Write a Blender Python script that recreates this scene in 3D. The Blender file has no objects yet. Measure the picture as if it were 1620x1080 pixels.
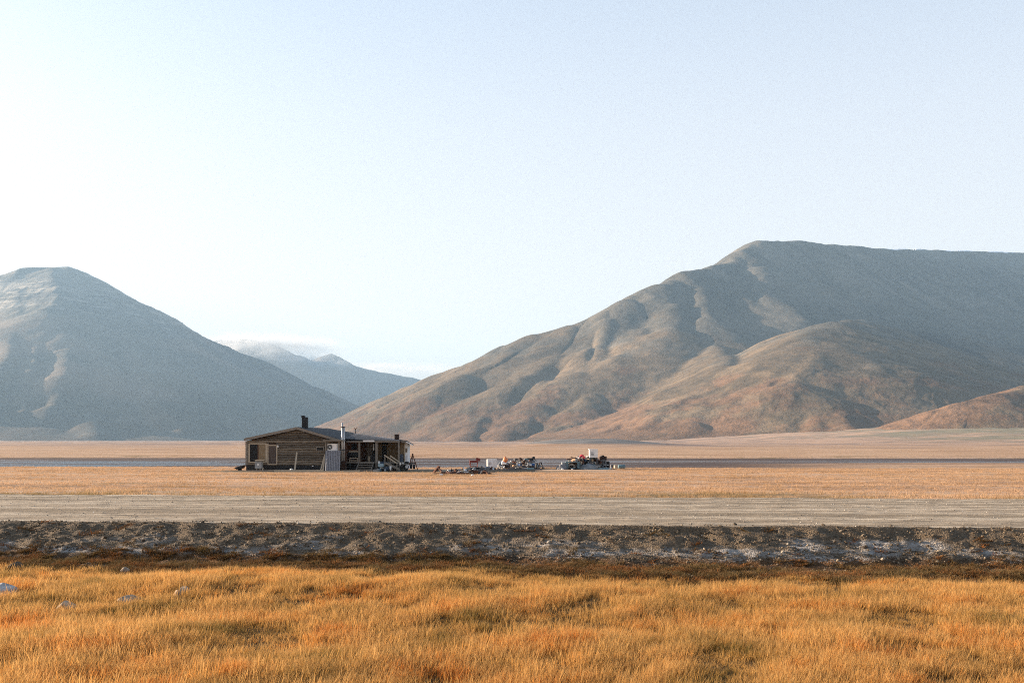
import bpy, bmesh, math, random
import numpy as np
from mathutils import Vector, Matrix

S = bpy.context.scene
COL = S.collection
R_ = math.radians
FPX, CX, HY, ZC = 1575.0, 810.0, 700.0, 2.4      # lens in pixels of the 1620 px photograph, horizon row, eye height

# ------------------------------------------------------------------ camera
cam_d = bpy.data.cameras.new('camera')
cam = bpy.data.objects.new('camera', cam_d)
COL.objects.link(cam)
cam.location = (0, 0, ZC)
cam.rotation_euler = (R_(90), 0, 0)
cam_d.sensor_width = 36.0
cam_d.lens = 36.0 * FPX / 1620.0
cam_d.shift_y = (HY - 540.0) / 1620.0
cam_d.clip_start = 0.1
cam_d.clip_end = 90000
S.camera = cam

# ------------------------------------------------------------------ sky, sun, exposure
SUN_EL, SUN_BACK = 12.0, 14.0        # elevation; degrees the sun stands behind the picture plane, on the left
W = bpy.data.worlds.new('World')
S.world = W
W.use_nodes = True
nt = W.node_tree
bg = nt.nodes['Background']
sky = nt.nodes.new('ShaderNodeTexSky')
sky.sky_type = 'NISHITA'
sky.sun_disc = False
sky.sun_elevation = R_(SUN_EL)
# direction towards the sun: (-cos(back), sin(back)); nishita rotation measured from +Y clockwise
sky.sun_rotation = R_(-(90 - SUN_BACK))
sky.altitude = 0
sky.air_density = 1.0
sky.dust_density = 0.6
sky.ozone_density = 1.5
# bright milky veil low over the valley, clearing towards the zenith
geo = nt.nodes.new('ShaderNodeTexCoord'); sepw = nt.nodes.new('ShaderNodeSeparateXYZ'); nt.links.new(geo.outputs['Generated'], sepw.inputs[0])
veil = nt.nodes.new('ShaderNodeValToRGB'); nt.links.new(sepw.outputs[2], veil.inputs[0])
ve = veil.color_ramp.elements
ve[0].position = 0.0; ve[0].color = (.85, .85, .85, 1); ve[1].position = 0.75; ve[1].color = (.0, .0, .0, 1)
for p_, v_ in ((.16, .80), (.30, .68), (.42, .52), (.60, .16)):
    k_ = ve.new(p_); k_.color = (v_, v_, v_, 1)
mixw = nt.nodes.new('ShaderNodeMix'); mixw.data_type = 'RGBA'
nt.links.new(veil.outputs[0], mixw.inputs[0]); nt.links.new(sky.outputs[0], mixw.inputs[6]); vcol = nt.nodes.new('ShaderNodeValToRGB'); nt.links.new(sepw.outputs[2], vcol.inputs[0]); vc = vcol.color_ramp.elements
vc[0].position = 0.0; vc[0].color = (1.0, .875, .80, 1); vc[1].position = .40; vc[1].color = (.84, .85, .90, 1)
vmul = nt.nodes.new('ShaderNodeVectorMath'); vmul.operation = 'SCALE'; 
# the veil glows towards the sun
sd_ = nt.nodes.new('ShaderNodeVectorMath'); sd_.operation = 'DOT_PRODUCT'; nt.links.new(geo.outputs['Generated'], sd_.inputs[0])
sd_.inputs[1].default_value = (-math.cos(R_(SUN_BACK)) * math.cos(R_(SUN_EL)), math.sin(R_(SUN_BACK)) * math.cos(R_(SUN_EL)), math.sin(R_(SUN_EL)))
def wm(op, a, b):
    k_ = nt.nodes.new('ShaderNodeMath'); k_.operation = op
    for i_, q_ in enumerate((a, b)):
        if isinstance(q_, float): k_.inputs[i_].default_value = q_
        else: nt.links.new(q_, k_.inputs[i_])
    return k_.outputs[0]
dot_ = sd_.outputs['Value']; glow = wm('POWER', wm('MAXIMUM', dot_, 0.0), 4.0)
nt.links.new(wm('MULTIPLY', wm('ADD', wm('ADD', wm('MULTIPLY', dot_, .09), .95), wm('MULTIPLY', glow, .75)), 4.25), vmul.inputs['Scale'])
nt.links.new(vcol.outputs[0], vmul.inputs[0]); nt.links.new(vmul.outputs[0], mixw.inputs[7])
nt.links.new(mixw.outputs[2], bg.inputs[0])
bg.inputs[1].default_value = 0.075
sun_d = bpy.data.lights.new('sun', 'SUN')
sun_d.energy = 5.0
sun_d.angle = R_(0.6)
sun_d.color = (1.0, 0.80, 0.60)
sun = bpy.data.objects.new('sun', sun_d)
COL.objects.link(sun)
sdir = Vector((-math.cos(R_(SUN_BACK)) * math.cos(R_(SUN_EL)), math.sin(R_(SUN_BACK)) * math.cos(R_(SUN_EL)), math.sin(R_(SUN_EL))))
sun.rotation_euler = sdir.to_track_quat('Z', 'Y').to_euler()
S.view_settings.view_transform = 'Standard'
S.view_settings.look = 'None'
S.view_settings.exposure = 1.88
S.view_settings.gamma = 1.0
S.view_settings.use_curve_mapping = False
S.render.engine = 'CYCLES'
S.cycles.use_denoising = False
S.cycles.filter_width = 1.0
S.cycles.max_bounces = 6
S.cycles.diffuse_bounces = 3
S.cycles.glossy_bounces = 2
S.cycles.transmission_bounces = 3
S.cycles.volume_bounces = 0
S.cycles.transparent_max_bounces = 8
S.cycles.caustics_reflective = False
S.cycles.caustics_refractive = False
S.cycles.sample_clamp_indirect = 8

# ------------------------------------------------------------------ noise in numpy
_rng = np.random.default_rng(11)
_PERM = np.concatenate([_rng.permutation(4096)] * 2).astype(np.int32)
_ANG = np.linspace(0, 2 * np.pi, 4096, endpoint=False)
_GC, _GS = np.cos(_ANG).astype(np.float32), np.sin(_ANG).astype(np.float32)
def perlin(x, y, seed=0):
    x = np.asarray(x, float) + seed * 3.713; y = np.asarray(y, float) + seed * 7.177
    ix = np.floor(x); iy = np.floor(y)
    fx = (x - ix).astype(np.float32); fy = (y - iy).astype(np.float32)
    ix = ix.astype(np.int32) & 4095; iy = iy.astype(np.int32) & 4095
    ix1 = (ix + 1) & 4095; iy1 = (iy + 1) & 4095
    u = fx * fx * fx * (fx * (fx * 6 - 15) + 10); v = fy * fy * fy * (fy * (fy * 6 - 15) + 10)
    A = _PERM[ix]; B = _PERM[ix1]
    def g(h, ax, ay): return _GC[h] * (fx - ax) + _GS[h] * (fy - ay)
    n00 = g(_PERM[A + iy], 0, 0); n10 = g(_PERM[B + iy], 1, 0); n01 = g(_PERM[A + iy1], 0, 1); n11 = g(_PERM[B + iy1], 1, 1)
    a = n00 + u * (n10 - n00); b = n01 + u * (n11 - n01)
    return (a + v * (b - a)) * 1.5
def fbm(x, y, oct=5, seed=0, gain=0.5):
    s = 0; a = 1.0
    for i in range(oct):
        s = s + a * perlin(x * 2 ** i, y * 2 ** i, seed + i * 17); a *= gain
    return s
def ridged(x, y, oct=4, seed=0, gain=0.5):
    s = 0; a = 1.0
    for i in range(oct):
        s = s + a * (1 - np.abs(perlin(x * 2 ** i, y * 2 ** i, seed + i * 31))); a *= gain
    return s
def sstep(a, b, x):
    t = np.clip((x - a) / (b - a), 0, 1)
    return t * t * (3 - 2 * t)
def P(px, py, Y):
    return Vector(((px - CX) / FPX * Y, Y, ZC + (HY - py) / FPX * Y))

# ------------------------------------------------------------------ materials
MATS = {}
def mat(name, rough=0.9, spec=0.2):
    m = bpy.data.materials.new(name); m.use_nodes = True
    b = m.node_tree.nodes['Principled BSDF']
    b.inputs['Roughness'].default_value = rough
    b.inputs['Specular IOR Level'].default_value = spec
    MATS[name] = m
    return m, m.node_tree, b
class NB:
    """small helper to wire shader nodes"""
    def __init__(s, nt): s.nt = nt
    def n(s, t, **kw):
        o = s.nt.nodes.new(t)
        for k, v in kw.items(): setattr(o, k, v)
        return o
    def l(s, a, b): s.nt.links.new(a, b)
    def pos(s): return s.n('ShaderNodeNewGeometry').outputs['Position']
    def obj(s): return s.n('ShaderNodeTexCoord').outputs['Object']
    def scale(s, vec, sc, loc=(0, 0, 0), rot=(0, 0, 0)):
        m = s.n('ShaderNodeMapping'); s.l(vec, m.inputs[0]); m.inputs['Scale'].default_value = sc; m.inputs['Location'].default_value = loc
        m.inputs['Rotation'].default_value = rot
        return m.outputs[0]
    def noise(s, vec, scale=1, detail=4, rough=0.55, dist=0):
        m = s.n('ShaderNodeTexNoise'); s.l(vec, m.inputs['Vector'])
        m.inputs['Scale'].default_value = scale; m.inputs['Detail'].default_value = detail
        m.inputs['Roughness'].default_value = rough; m.inputs['Distortion'].default_value = dist
        return m.outputs[0]
    def ramp(s, fac, stops):
        r = s.n('ShaderNodeValToRGB'); s.l(fac, r.inputs[0])
        e = r.color_ramp.elements
        while len(e) > 1: e.remove(e[-1])
        e[0].position = stops[0][0]; e[0].color = tuple(stops[0][1]) + (1,)
        for p, c in stops[1:]:
            k = e.new(p); k.color = tuple(c) + (1,)
        return r.outputs[0]
    def mr(s, v, a, b, c=0.0, d=1.0, smooth=False):
        m = s.n('ShaderNodeMapRange'); s.l(v, m.inputs[0])
        if smooth: m.interpolation_type = 'SMOOTHSTEP'
        for i, q in enumerate((a, b, c, d)): m.inputs[1 + i].default_value = q
        return m.outputs[0]
    def mix(s, f, a, b, mode='MIX'):
        m = s.n('ShaderNodeMix', data_type='RGBA', blend_type=mode)
        for i, q in ((0, f), (6, a), (7, b)):
            if isinstance(q, (int, float)): m.inputs[i].default_value = q
            elif isinstance(q, (tuple, list)): m.inputs[i].default_value = tuple(q) + (1,)
            else: s.l(q, m.inputs[i])
        return m.outputs[2]
    def math(s, op, a, b=0.0):
        m = s.n('ShaderNodeMath', operation=op)
        for i, q in ((0, a), (1, b)):
            if isinstance(q, (int, float)): m.inputs[i].default_value = q
            else: s.l(q, m.inputs[i])
        return m.outputs[0]
    def sep(s, v):
        m = s.n('ShaderNodeSeparateXYZ'); s.l(v, m.inputs[0]); return m.outputs
    def bump(s, h, dist, strength=1.0, normal=None):
        m = s.n('ShaderNodeBump'); s.l(h, m.inputs['Height'])
        m.inputs['Distance'].default_value = dist; m.inputs['Strength'].default_value = strength
        if normal is not None: s.l(normal, m.inputs['Normal'])
        return m.outputs[0]

def link(o, parent=None):
    COL.objects.link(o)
    if parent is not None: o.parent = parent
    return o
def grid_mesh(name, XYZ, material, smooth=True, keep=None, kind='structure', attr=None):
    """XYZ: (rows, cols, 3)"""
    r, c, _ = XYZ.shape
    v = XYZ.reshape(-1, 3)
    idx = np.arange(r * c).reshape(r, c)
    q = np.stack([idx[:-1, :-1], idx[:-1, 1:], idx[1:, 1:], idx[1:, :-1]], -1).reshape(-1, 4)
    av = None if attr is None else attr.reshape(-1)
    if keep is not None:
        k = keep.reshape(-1)[q].any(1); q = q[k]
        used = np.unique(q); rem = np.full(r * c, -1); rem[used] = np.arange(len(used)); v = v[used]; q = rem[q]
        if av is not None: av = av[used]
    me = bpy.data.meshes.new(name)
    me.vertices.add(len(v)); me.vertices.foreach_set('co', v.astype(np.float32).ravel())
    me.loops.add(q.size); me.loops.foreach_set('vertex_index', q.astype(np.int32).ravel())
    me.polygons.add(len(q)); me.polygons.foreach_set('loop_start', np.arange(0, q.size, 4, dtype=np.int32))
    me.update(calc_edges=True)
    if av is not None: me.attributes.new('streak', 'FLOAT', 'POINT').data.foreach_set('value', av.astype(np.float32))
    if smooth: me.polygons.foreach_set('use_smooth', np.ones(len(q), bool))
    me.materials.append(material)
    o = bpy.data.objects.new(name, me)
    link(o)
    if kind: o['kind'] = kind
    return o
def tag(o, label=None, cat=None, group=None, kind=None):
    if label: o['label'] = label
    if cat: o['category'] = cat
    if group: o['group'] = group
    if kind or cat: o['kind'] = kind or 'thing'
    return o
# ------------------------------------------------------------------ lie of the land
ROAD_SLOPE, ROAD_FAR, ROAD_NEAR, ROAD_Z, FG_Z = -0.09, 25.8, 17.15, 1.0, 0.47
def ground_z(x, y):
    """the plain beyond the road"""
    x = np.asarray(x, float); y = np.asarray(y, float)
    v = y - ROAD_SLOPE * np.clip(x, -40, 40)
    z = np.interp(v, [0, 25.8, 27.2, 30, 40, 60, 84, 104, 124, 186, 192, 230], [1.0, 1.0, .90, .80, .55, .25, 0, -.25, -.78, -.78, -.12, 0])
    right = sstep(-10, 60, x) * sstep(100, 125, y) * (1 - sstep(146, 162, y))
    z = z + right * np.clip(np.interp(y, [100, 124, 146, 162], [-.22, -.36, -.52, -.78]) - z, 0, 1)
    fan = (3.0 + 42 * sstep(150, 950, x)) * np.clip((y - 420) / 1800, 0, 2.2) ** 1.55
    z = z + fan
    z = z + fbm(x / 9, y / 5, 3, 5) * .05 * sstep(27, 32, v) * (1 - sstep(95, 118, y))
    z = z + fbm(x / 60, y / 40, 4, 8) * (.25 * sstep(195, 330, y) + 1.5 * sstep(600, 1500, y))
    # river bars, drawn out along the stream
    bars = fbm(x / 46 + 3, y / 5.5, 4, 21)
    z = z + np.where((y > 112) & (y < 190), (bars * .085 - .022) * sstep(112, 126, y) * (1 - sstep(182, 190, y)), 0)
    # shallow trampled ditch line across the meadow
    z = z - .10 * np.exp(-((v - 55 - 2.2 * perlin(x / 17, x * 0, 3)) / .8) ** 2) * sstep(-.3, .35, perlin(x / 12, x * 0 + 9, 4) + .15)
    # grey gravel mound in front of the fan
    def mound(cx, cy, wx, wy, h): return h * np.exp(-((x - cx) / wx) ** 2 - ((y - cy) / wy) ** 2)
    z = z + mound(48, 640, 30, 28, 4.0) + mound(78, 650, 26, 26, 2.6) + mound(118, 665, 26, 24, 1.0) + mound(22, 640, 20, 25, 1.6)
    return z

def seg_dist(x, y, pts):
    """distance to polyline in plan, with the ridge height and arc length at the nearest point of each segment (generator)"""
    s0 = 0.0
    for a, b in zip(pts[:-1], pts[1:]):
        dx, dy = b[0] - a[0], b[1] - a[1]; L2 = dx * dx + dy * dy; L = math.sqrt(L2)
        t = np.clip(((x - a[0]) * dx + (y - a[1]) * dy) / L2, 0, 1)
        d = np.hypot(x - a[0] - t * dx, y - a[1] - t * dy)
        side = np.sign((x - a[0]) * dy - (y - a[1]) * dx)
        yield d, a[2] + t * (b[2] - a[2]), s0 + t * L, side
        s0 += L
def tent(x, y, pts, slope=0.62, p=1.35, flute=0.0, lam=160.0, seed=0, rnd=40.0, fine=3.0, out=None):
    best = np.full(np.shape(x), -1e9); D = np.zeros(np.shape(x)); HH = np.ones(np.shape(x)); SS = np.zeros(np.shape(x))
    wx = fbm(x / 420, y / 420, 3, seed + 5) * 33; wy = fbm(x / 420 + 9, y / 420, 3, seed + 6) * 33
    for d, H, s, side in seg_dist(x + wx, y + wy, pts):
        rr = rnd * np.clip(H / 300, .1, 1); d0 = d; d = np.sqrt(d * d + rr * rr) - rr
        z = H * np.clip(1 - d * slope / (p * np.maximum(H, 1)), 0, 1) ** p - d * 1e-4
        m = z > best
        best = np.where(m, z, best); D = np.where(m, d, D); HH = np.where(m, H, HH); SS = np.where(m, s, SS)
    if out is not None: out.append((best, SS, D))
    HH = np.maximum(HH, 1.0); Wd = p * HH / slope
    dd = D
    if flute:
        f = ridged(SS / lam + wx / 180, D / 1500.0, 3, seed) - 1.0
        env = sstep(0, 120, D) * (1 - sstep(.55, 1.0, D / Wd))
        dd = D * (1 + flute * .12 * f * env) + flute * 26 * (f - .3) * env
        f2 = ridged(SS / (lam * .24) + wx / 40, D / 700.0, 3, seed + 3) - 1.3
        dd = dd + flute * fine * f2 * sstep(20, 160, D) * (1 - sstep(.6, 1.0, D / Wd))
    z = HH * np.clip(1 - np.maximum(dd, 0) / Wd, 0, 1) ** p
    return z
def smax(a, b, k):
    h = np.clip(.5 + .5 * (a - b) / k, 0, 1)
    return b + (a - b) * h + k * h * (1 - h)
def blend(a, b, k):
    """smooth union of slopes that leaves the flat ground flat"""
    return smax(a, b, k * sstep(2, 90, np.maximum(a, b)) + 1e-3)
def crease(x, y, pts, depth, width):
    """narrow gully (depth < 0) or rib (depth > 0) along a line in plan"""
    dm = np.full(np.shape(x), 1e9); T = np.zeros(np.shape(x)); n = len(pts) - 1
    for i, (d, H, s, side) in enumerate(seg_dist(x, y, [(q[0], q[1], j / n) for j, q in enumerate(pts)])):
        m = d < dm; dm = np.where(m, d, dm); T = np.where(m, H, T)
    return depth * np.exp(-(dm / width) ** 1.15) * sstep(0, .22, T) * (1 - sstep(.8, 1.0, T) * .8)
def hit(f, px, py, y0, y1, n=500):
    """where the line of sight through a point of the picture first meets terrain f, in plan"""
    Y = np.linspace(y0, y1, n); X = (px - CX) / FPX * Y; Z = ZC + (HY - py) / FPX * Y
    k = np.argmax(f(X, Y) >= Z)
    return (X[k], Y[k]) if k else None
def ridge(lst): return [tuple(P(*q)) for q in lst]

# --- right massif
R_SKY = ridge([(1195, 382, 5000), (1172, 397, 4850), (1140, 417, 4660), (1092, 432, 4420), (1086, 439, 4390), (1045, 450, 4230), (1000, 473, 4100), (960, 493, 4020),
               (900, 513, 3980), (850, 528, 4000), (800, 548, 4060), (750, 570, 4150), (700, 590, 4260), (650, 611, 4380), (600, 634, 4500), (560, 655, 4600), (520, 676, 4700), (480, 692, 4800)])
R_TOP = ridge([(1195, 382, 5000), (1260, 382, 5120), (1330, 387, 5270), (1400, 394, 5450), (1500, 397, 5700), (1620, 401, 6000), (1900, 410, 6600)])
R_SPUR = ridge([(1425, 535, 3900), (1400, 514, 3650), (1372, 505, 3450), (1345, 506, 3290), (1312, 511, 3130), (1292, 524, 3010), (1282, 542, 2930), (1240, 561, 2910), (1200, 575, 2900),
                (1150, 588, 2900), (1100, 602, 2900), (1050, 622, 2910), (1000, 645, 2930), (950, 665, 2960), (900, 682, 3000), (850, 693, 3050)])
R_NOSE = ridge([(1312, 512, 3130), (1300, 548, 2810), (1296, 590, 2530), (1310, 632, 2280), (1335, 672, 2050)])
R_HILL = ridge([(1432, 672, 1950), (1480, 651, 1970), (1520, 637, 2000), (1560, 623, 2040), (1620, 606, 2100), (1750, 578, 2200), (1950, 560, 2300)])
def right_base(x, y, out=None):
    z = tent(x, y, R_SKY, .60, 1.4, .45, 230, 40, 45, 13, out)
    z = blend(z, tent(x, y, R_TOP, .66, 1.5, .60, 220, 60, 20, 18, out), 14)
    z = blend(z, tent(x, y, R_SPUR, .52, 1.35, .30, 150, 80, 45, 11, out), 16)
    z = blend(z, tent(x, y, R_NOSE, .46, 1.3, .30, 130, 90, 150, 11, out), 22)
    z = blend(z, tent(x, y, R_HILL, .36, 1.3, .5, 90, 95, 50, 8, out), 8)
    return z
def trace(f, lst, y0, y1):
    return [h for h in (hit(f, a, b, y0, y1) for a, b in lst) if h]
GUL = [([(705, 603), (662, 620), (626, 641), (600, 664)], -14, 36), ([(905, 575), (872, 597), (850, 620), (825, 642), (803, 664)], -20, 45),
       ([(945, 520), (937, 545), (940, 562), (930, 590)], -14, 24), ([(1148, 455), (1156, 490), (1190, 528), (1208, 568)], -16, 40),
       ([(1335, 490), (1400, 535), (1490, 598), (1555, 640)], -24, 45), ([(1395, 402), (1470, 462), (1550, 515), (1640, 570)], -18, 40),
       ([(1500, 415), (1560, 455), (1650, 520)], -16, 36), ([(1278, 440), (1302, 460), (1330, 480)], 34, 44)]
def top_base(x, y): return tent(x, y, R_TOP, .66, 1.5)
_g = [(trace(top_base if min(q_[0] for q_ in a) > 1285 and d < 0 else right_base, a, 1700, 6500), d, w) for a, d, w in GUL]
_g = [([q_ for i, q_ in enumerate(a) if i == 0 or math.dist(q_, a[i - 1]) < 700], d, w) for a, d, w in _g]
_g = [g for g in _g if len(g[0]) > 1]
def ribs(f, lst, y0, y1):
    """rounded ribs standing out of slope f: paths drawn on the slope, each with how far it stands forward"""
    res = []
    for path, off, sl, rnd in lst:
        pts = []
        for i, (a, b) in enumerate(path):
            h = hit(f, a, b, y0, y1)
            if h and (not pts or abs(h[1] - pts[-1][1]) < 900): pts.append(tuple(P(a, b, h[1] - off * (.35 if i == 0 else 1.0))))
        if len(pts) > 1: res.append((pts, sl, rnd))
    return res
def rib_h(x, y, z, rb, k):
    wx = fbm(x / 260, y / 260, 3, 505) * 16
    for pts, sl, rnd in rb:
        best = np.zeros(np.shape(x)); xs = [q[0] for q in pts]; ys = [q[1] for q in pts]; m = 900
        sel = (x > min(xs) - m) & (x < max(xs) + m) & (y > min(ys) - m) & (y < max(ys) + m)
        if not sel.any(): continue
        xx, yy = x[sel] + wx[sel], y[sel]; bz = np.zeros(xx.shape)
        for d, H, s, side in seg_dist(xx, yy, pts): bz = np.maximum(bz, H - sl * (np.sqrt(d * d + rnd * rnd) - rnd))
        z = z.copy(); z[sel] = blend(z[sel], bz, k)
    return z
R_RIBS = ribs(right_base, [([(770, 578), (735, 592), (690, 624), (640, 655), (600, 682)], 75, .46, 30), ([(690, 603), (645, 628), (600, 655), (560, 678)], 55, .46, 30), ([(880, 560), (845, 590), (800, 625), (765, 658), (735, 690)], 100, .46, 50),
        ([(960, 565), (912, 588), (885, 602), (850, 640), (820, 668), (795, 692)], 120, .48, 45), ([(1015, 520), (990, 560), (965, 590), (930, 640), (900, 672)], 110, .48, 50), ([(965, 505), (945, 545), (925, 580)], 60, .5, 30),
        ([(1065, 480), (1062, 520), (1058, 560), (1045, 605)], 100, .5, 50), ([(1110, 455), (1118, 500), (1135, 545), (1160, 578)], 90, .5, 40), ([(1200, 420), (1215, 470), (1232, 520), (1240, 552)], 110, .5, 60), ([(1160, 430), (1172, 470), (1195, 515)], 60, .5, 35),
        ([(1310, 402), (1400, 472), (1500, 548), (1590, 612)], 90, .5, 30), ([(1440, 402), (1540, 475), (1640, 545)], 80, .5, 30), ([(1350, 425), (1440, 505), (1540, 590)], 80, .5, 25), ([(1560, 415), (1640, 480)], 70, .5, 25),
        ([(1250, 566), (1215, 605), (1185, 660)], 22, .42, 30), ([(1285, 556), (1262, 605), (1245, 665)], 22, .42, 30), ([(1190, 590), (1140, 625), (1100, 668)], 22, .42, 30), ([(1120, 604), (1070, 640), (1030, 672)], 22, .42, 25), ([(1310, 590), (1300, 630), (1300, 675)], 22, .42, 35), ([(1040, 640), (1000, 662), (960, 682)], 30, .4, 20)], 1700, 6500)
def right_h(x, y):
    z = rib_h(x, y, right_base(x, y), R_RIBS, 9.0)
    up = sstep(20, 140, z)
    for a, d, w in _g: z = z + crease(x, y, a, d, w) * up
    z = z + up * (fbm(x / 230, y / 230, 5, 71, .42) * 6) + sstep(5, 60, z) * (1 - sstep(120, 260, z)) * (ridged(x / 60, y / 90, 4, 72) - 1.4) * 3.2
    z = z + sstep(480, 640, z) * (ridged(x / 130 + z / 900, y / 130, 3, 77) - 1.2) * 5
    return z
# --- left mountain
LS = 1.3
def far(lst, near=1.0): return ridge([(a, b, c * LS * (near if i else 1.0)) for i, (a, b, c) in enumerate(lst)])
L_SKY = far([(-520, 640, 5300), (-330, 560, 5380), (-150, 492, 5460), (-50, 456, 5500), (8, 434, 5530), (35, 424, 5540), (70, 422, 5555), (105, 421, 5570), (132, 431, 5590), (165, 447, 5610), (200, 468, 5640), (232, 492, 5670), (262, 508, 5700),
             (285, 524, 5720), (330, 546, 5770), (372, 563, 5820), (420, 581, 5880), (470, 603, 5950), (520, 628, 6020), (575, 660, 6100), (640, 690, 6200)])
L_SP1 = far([(88, 424, 5540), (98, 465, 5250), (106, 510, 4980), (110, 545, 4750), (104, 580, 4480), (90, 615, 4200), (80, 660, 3900), (75, 690, 3650)], .97)
L_SP2 = far([(150, 442, 5600), (185, 500, 5250), (225, 560, 4880), (270, 605, 4550), (320, 648, 4250), (360, 690, 3950)], .96)
L_SP3 = far([(-40, 455, 5500), (-25, 510, 5150), (-5, 555, 4850), (5, 590, 4600), (-10, 635, 4250), (-20, 690, 3850)], .96)
L_SP4 = far([(330, 546, 5770), (372, 590, 5450), (420, 630, 5150), (470, 665, 4850), (500, 690, 4600)], .96)
L_SP5 = far([(240, 497, 5680), (285, 555, 5280), (330, 600, 4950), (385, 645, 4650), (425, 690, 4300)], .955)
L_SP6 = far([(440, 590, 5900), (490, 635, 5600), (540, 670, 5350)], .96)
def left_base(x, y, out=None):
    z = tent(x, y, L_SKY, .80, 1.9, .9, 300, 140, 20, 14, out)
    for i, (s_, sl) in enumerate(((L_SP1, .44), (L_SP2, .44), (L_SP3, .44), (L_SP4, .44), (L_SP5, .46), (L_SP6, .44))):
        z = blend(z, tent(x, y, s_, sl + .05, 1.4, .9, 200, 150 + 10 * i, 50, 12, out), 20)
    return z
L_RIBS = ribs(left_base, [([(88, 440), (96, 480), (106, 520), (110, 552), (98, 592), (85, 640)], 170, .5, 50), ([(150, 460), (195, 535), (255, 598), (325, 660)], 150, .5, 60), ([(250, 510), (310, 566), (390, 630), (450, 678)], 150, .5, 60),
        ([(40, 455), (25, 525), (0, 580), (-20, 640)], 150, .5, 50), ([(180, 545), (235, 615), (285, 678)], 120, .5, 50), ([(335, 556), (400, 606), (475, 660)], 130, .5, 50), ([(125, 470), (150, 530), (175, 590), (195, 660)], 110, .5, 40),
        ([(60, 470), (62, 530), (50, 585), (35, 650)], 110, .5, 40), ([(205, 500), (262, 565), (330, 625), (390, 680)], 110, .5, 40), ([(420, 590), (480, 635), (540, 675)], 110, .5, 40), ([(130, 600), (145, 640), (150, 685)], 90, .45, 60)], 2900, 9300)
def left_h(x, y):
    z = rib_h(x, y, left_base(x, y), L_RIBS, 14.0)
    up = sstep(20, 160, z)
    z = z + up * fbm(x / 380, y / 380, 5, 171, .42) * 9
    cl = sstep(760, 860, z) * (1 - sstep(1060, 1130, z))
    z = z + cl * (ridged(x / 120, y / 320, 3, 177) - 1.3) * 12
    # bedded cliff steps
    st = 60.0; ph = z / st + fbm(x / 650, y / 650, 2, 9) * .6; fr = ph - np.floor(ph)
    z = z + cl * st * (.10 * (sstep(.25, .75, fr) - fr))
    return z
# --- far ridge across the valley
D_SKY = far([(200, 560, 8600), (300, 545, 8700), (345, 538, 8700), (400, 536, 8700), (432, 545, 8750), (470, 562, 8800), (498, 574, 8900), (512, 566, 9000), (521, 559, 9000), (530, 566, 9000), (548, 575, 9050), (600, 588, 9200),
               (650, 597, 9300), (720, 612, 9500), (800, 632, 9800), (900, 660, 10000)])
D_SP = far([(470, 562, 8800), (520, 610, 8300), (580, 650, 7700), (620, 690, 7200)])
def far_h(x, y):
    z = blend(tent(x, y, D_SKY, .55, 1.4, .8, 240, 240), tent(x, y, D_SP, .5, 1.4, .5, 200, 250), 20)
    return z + sstep(30, 200, z) * fbm(x / 220, y / 220, 4, 271) * 9

def polar_patch(name, f, px0, px1, nc, y0, y1, nr, m, pw=1.0, base=None, lam=95.0):
    Y = y0 + (y1 - y0) * np.linspace(0, 1, nr) ** pw
    T = (np.linspace(px0, px1, nc) - CX) / FPX
    YY, TT = np.meshgrid(Y, T, indexing='ij'); XX = YY * TT
    Z = f(XX, YY); G = ground_z(XX, YY)
    Z2 = np.where(Z < 1.0, G - 12, smax(Z, G - 4, 6))
    st = np.zeros(Z2.shape)
    if base is not None:       # scree and drainage streaks run straight down from the crest they belong to
        out = []; base(XX, YY, out); bz = np.full(Z2.shape, -1e9); ss = np.zeros(Z2.shape); dd = np.zeros(Z2.shape)
        for b_, s_, d_ in out:
            k = b_ > bz; bz = np.where(k, b_, bz); ss = np.where(k, s_, ss); dd = np.where(k, d_, dd)
        w_ = fbm(XX / 160, YY / 160, 3, 61) * 22
        st = ridged((ss + w_) / lam, dd / (lam * 9.5), 4, 33, .6) / 2.2
    return grid_mesh(name, np.stack([XX, YY, Z2], -1), m, keep=Z2 > G - 9, attr=st)

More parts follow.
